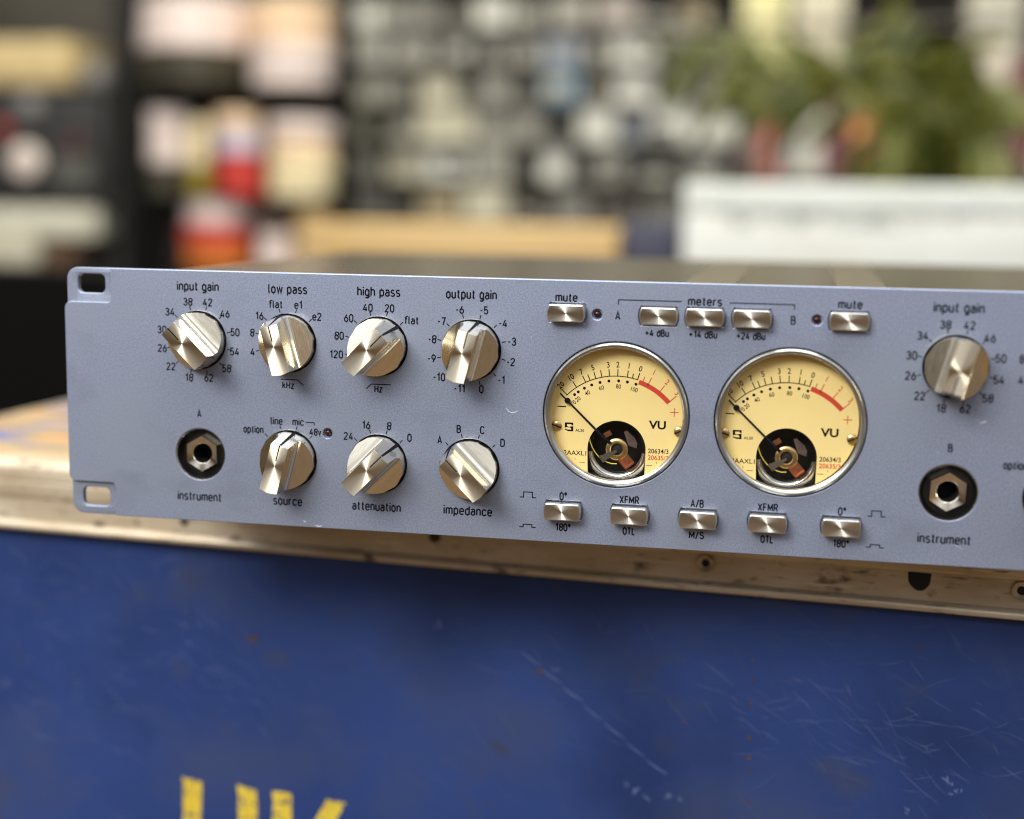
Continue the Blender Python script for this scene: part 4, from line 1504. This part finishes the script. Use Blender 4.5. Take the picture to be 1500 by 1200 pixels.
STK = [(0, 'bottom', 'left', 248, 355, [(360, ORG), (330, RED), (294, PKW)]), (0, 'bottom', 'middle', 366, 420, [(342, PKW), (306, DKB)]), (0, 'bottom', 'right', 423, 476, [(352, TAN_), (312, TAN_)]),
       (1, 'middle', 'first', 204, 266, [(240, OLV), (198, PKW), (160, PKW)]), (1, 'middle', 'second', 269, 301, [(242, YOL), (208, CRY), (176, CRY)]), (1, 'middle', 'third', 304, 372, [(226, RED), (192, LAV), (162, PCH)]), (1, 'middle', 'fourth', 376, 474, [(256, CRY), (228, CRY), (198, PCH), (172, PKW)]),
       (2, 'top', 'left', 192, 346, [(98, OLV), (72, OLV), (34, PKW), (-4, PKW)]), (2, 'top', 'right', 350, 470, [(94, PKW), (62, PKW), (28, PCH), (-4, PCH)])]
for si, sn, cn, p0, p1, col in STK:
    z = SZ[si] + .0004
    x0, x1 = at(p0, 250, YT).x, at(p1, 250, YT).x
    rr = (x1 - x0) / 2
    for k, (pt, c) in enumerate(col):
        z1 = at((p0 + p1) / 2, pt, YT).z
        h = z1 - z - .0004
        bm = bmesh.new()
        rr2 = rr * random.uniform(.93, 1.0)
        e = min(.003, h * .2)
        lathe(bm, [(rr2 * .5, 0), (rr2 - e, 0), (rr2, e), (rr2, h - e), (rr2 - e, h), (rr2 * .5, h), (rr2 * .48, h - .001), (rr2 * .48, .001), (rr2 * .5, 0)], 36)
        o = new_mesh('tape_roll', bm, cmat(c, .45), None, 40, ((x0 + x1) / 2 + random.uniform(-.002, .002), YT + max(.02, min(rr, .065)), z))
        posn = ['lowest', 'second', 'third', 'fourth'][k]
        tag(o, f'{TN[c]} tape roll, {posn} up in the {cn} stack on the {sn} shelf', 'tape roll', 'stacked tape rolls')
        z = z1

# -- black cabinet with gear at the far left
YC = 2.0
cb = thing('equipment_cabinet', (at(20, 380, YC).x, YC, -0.9), 'black equipment cabinet at the far left', 'cabinet')
cx0, cx1 = at(-160, 300, YC).x, at(182, 300, YC).x
CZ = [at(80, 388, YC).z, at(80, 292, YC).z, at(80, 125, YC).z]
part('side_panel', cb, cx1 - .02, cx1, YC, YC + .3, -.9, at(80, -80, YC).z, cmat((.016, .015, .013), .8))
part('side_panel', cb, cx0, cx0 + .02, YC, YC + .3, -.9, at(80, -80, YC).z, M_shopblack)
part('back_panel', cb, cx0, cx1, YC + .301, YC + .315, -.9, at(80, -80, YC).z, cmat((.05, .045, .035)))
part('lower_door', cb, cx0 + .021, cx1 - .021, YC + .003, YC + .02, -.88, CZ[0] - .0065, M_shopblack)
for z in CZ:
    part('shelf_board', cb, cx0 + .0205, cx1 - .0205, YC + .001, YC + .3, z - .006, z, cmat((.05, .045, .04)))
# amplifier with dials on the middle shelf
am = thing('black_amplifier', (at(60, 292, YC).x, YC, CZ[1] + .0004), 'black amplifier with a white dial in the far left cabinet', 'amplifier')
part('body', am, at(-120, 200, YC).x, at(152, 200, YC).x, YC + .006, YC + .22, CZ[1] + .0004, at(60, 134, YC).z, cmat((.018, .017, .016)), .003)


def dial(px, py, rpx, c, name):
    p = at(px, py, YC)
    b = bmesh.new()
    r_ = rpx / 862.0
    lathe(b, [(r_, 0), (r_ * .96, .008), (r_ * .8, .011), (.0005, .011)], 32)
    b.transform(Matrix.Translation((p.x, YC + .0058, p.z)) @ FACE)
    b.transform(Matrix.Translation(-am.location))
    new_mesh(name, b, cmat(c), am, 40)


dial(36, 237, 27, (.72, .62, .55), 'white_dial')
dial(42, 156, 20, (.20, .19, .18), 'grey_knob')
dial(2, 190, 13, (.36, .04, .03), 'red_button')
dial(108, 210, 12, (.10, .02, .02), 'red_button')
part('meter_window', am, at(78, 235, YC).x, at(132, 235, YC).x, YC + .0025, YC + .0055, at(100, 272, YC).z, at(100, 228, YC).z, cmat((.10, .10, .085)))
# cream boxes on the lower shelf
bm = bmesh.new()
rbox(bm, at(-120, 340, YC).x, at(48, 340, YC).x, YC + .01, YC + .2, CZ[0] + .0004, at(20, 346, YC).z, .003)
tag(new_mesh('flat_case', bm, cmat((.62, .58, .44)), None, 40), 'small cream case at the bottom of the far left cabinet', 'case')
bm = bmesh.new()
rbox(bm, at(-130, 320, YC).x, at(140, 320, YC).x, YC + .006, YC + .2, at(20, 346, YC).z + .0004, at(60, 304, YC).z, .003)
tag(new_mesh('flat_case', bm, cmat((.66, .64, .50)), None, 40), 'long cream case lying on the small one in the far left cabinet', 'case')
bm = bmesh.new()
rbox(bm, at(52, 370, YC).x, at(95, 370, YC).x, YC + .03, YC + .15, CZ[0] + .0004, at(70, 352, YC).z, .003)
tag(new_mesh('small_box', bm, cmat((.22, .12, .06)), None, 40), 'small brown box under the long cream case at the far left', 'box')
bm = bmesh.new()
rbox(bm, at(-100, 80, YC).x, at(98, 80, YC).x, YC + .006, YC + .2, CZ[2] + .0004, at(40, 58, YC).z, .003)
tag(new_mesh('file_box', bm, cmat((.56, .43, .21)), None, 40), 'tan file box on the top shelf of the far left cabinet', 'box')
bm = bmesh.new()
lathe(bm, [(.02, 0), (.025, .004), (.025, .038), (.022, .042), (.0005, .042)], 28, cap0=True)
p = at(132, 125, YC)
tag(new_mesh('tin', bm, cmat((.18, .17, .16)), None, 40, (p.x, YC + .03, CZ[2] + .0004)), 'grey round tin beside the tan file box', 'tin')
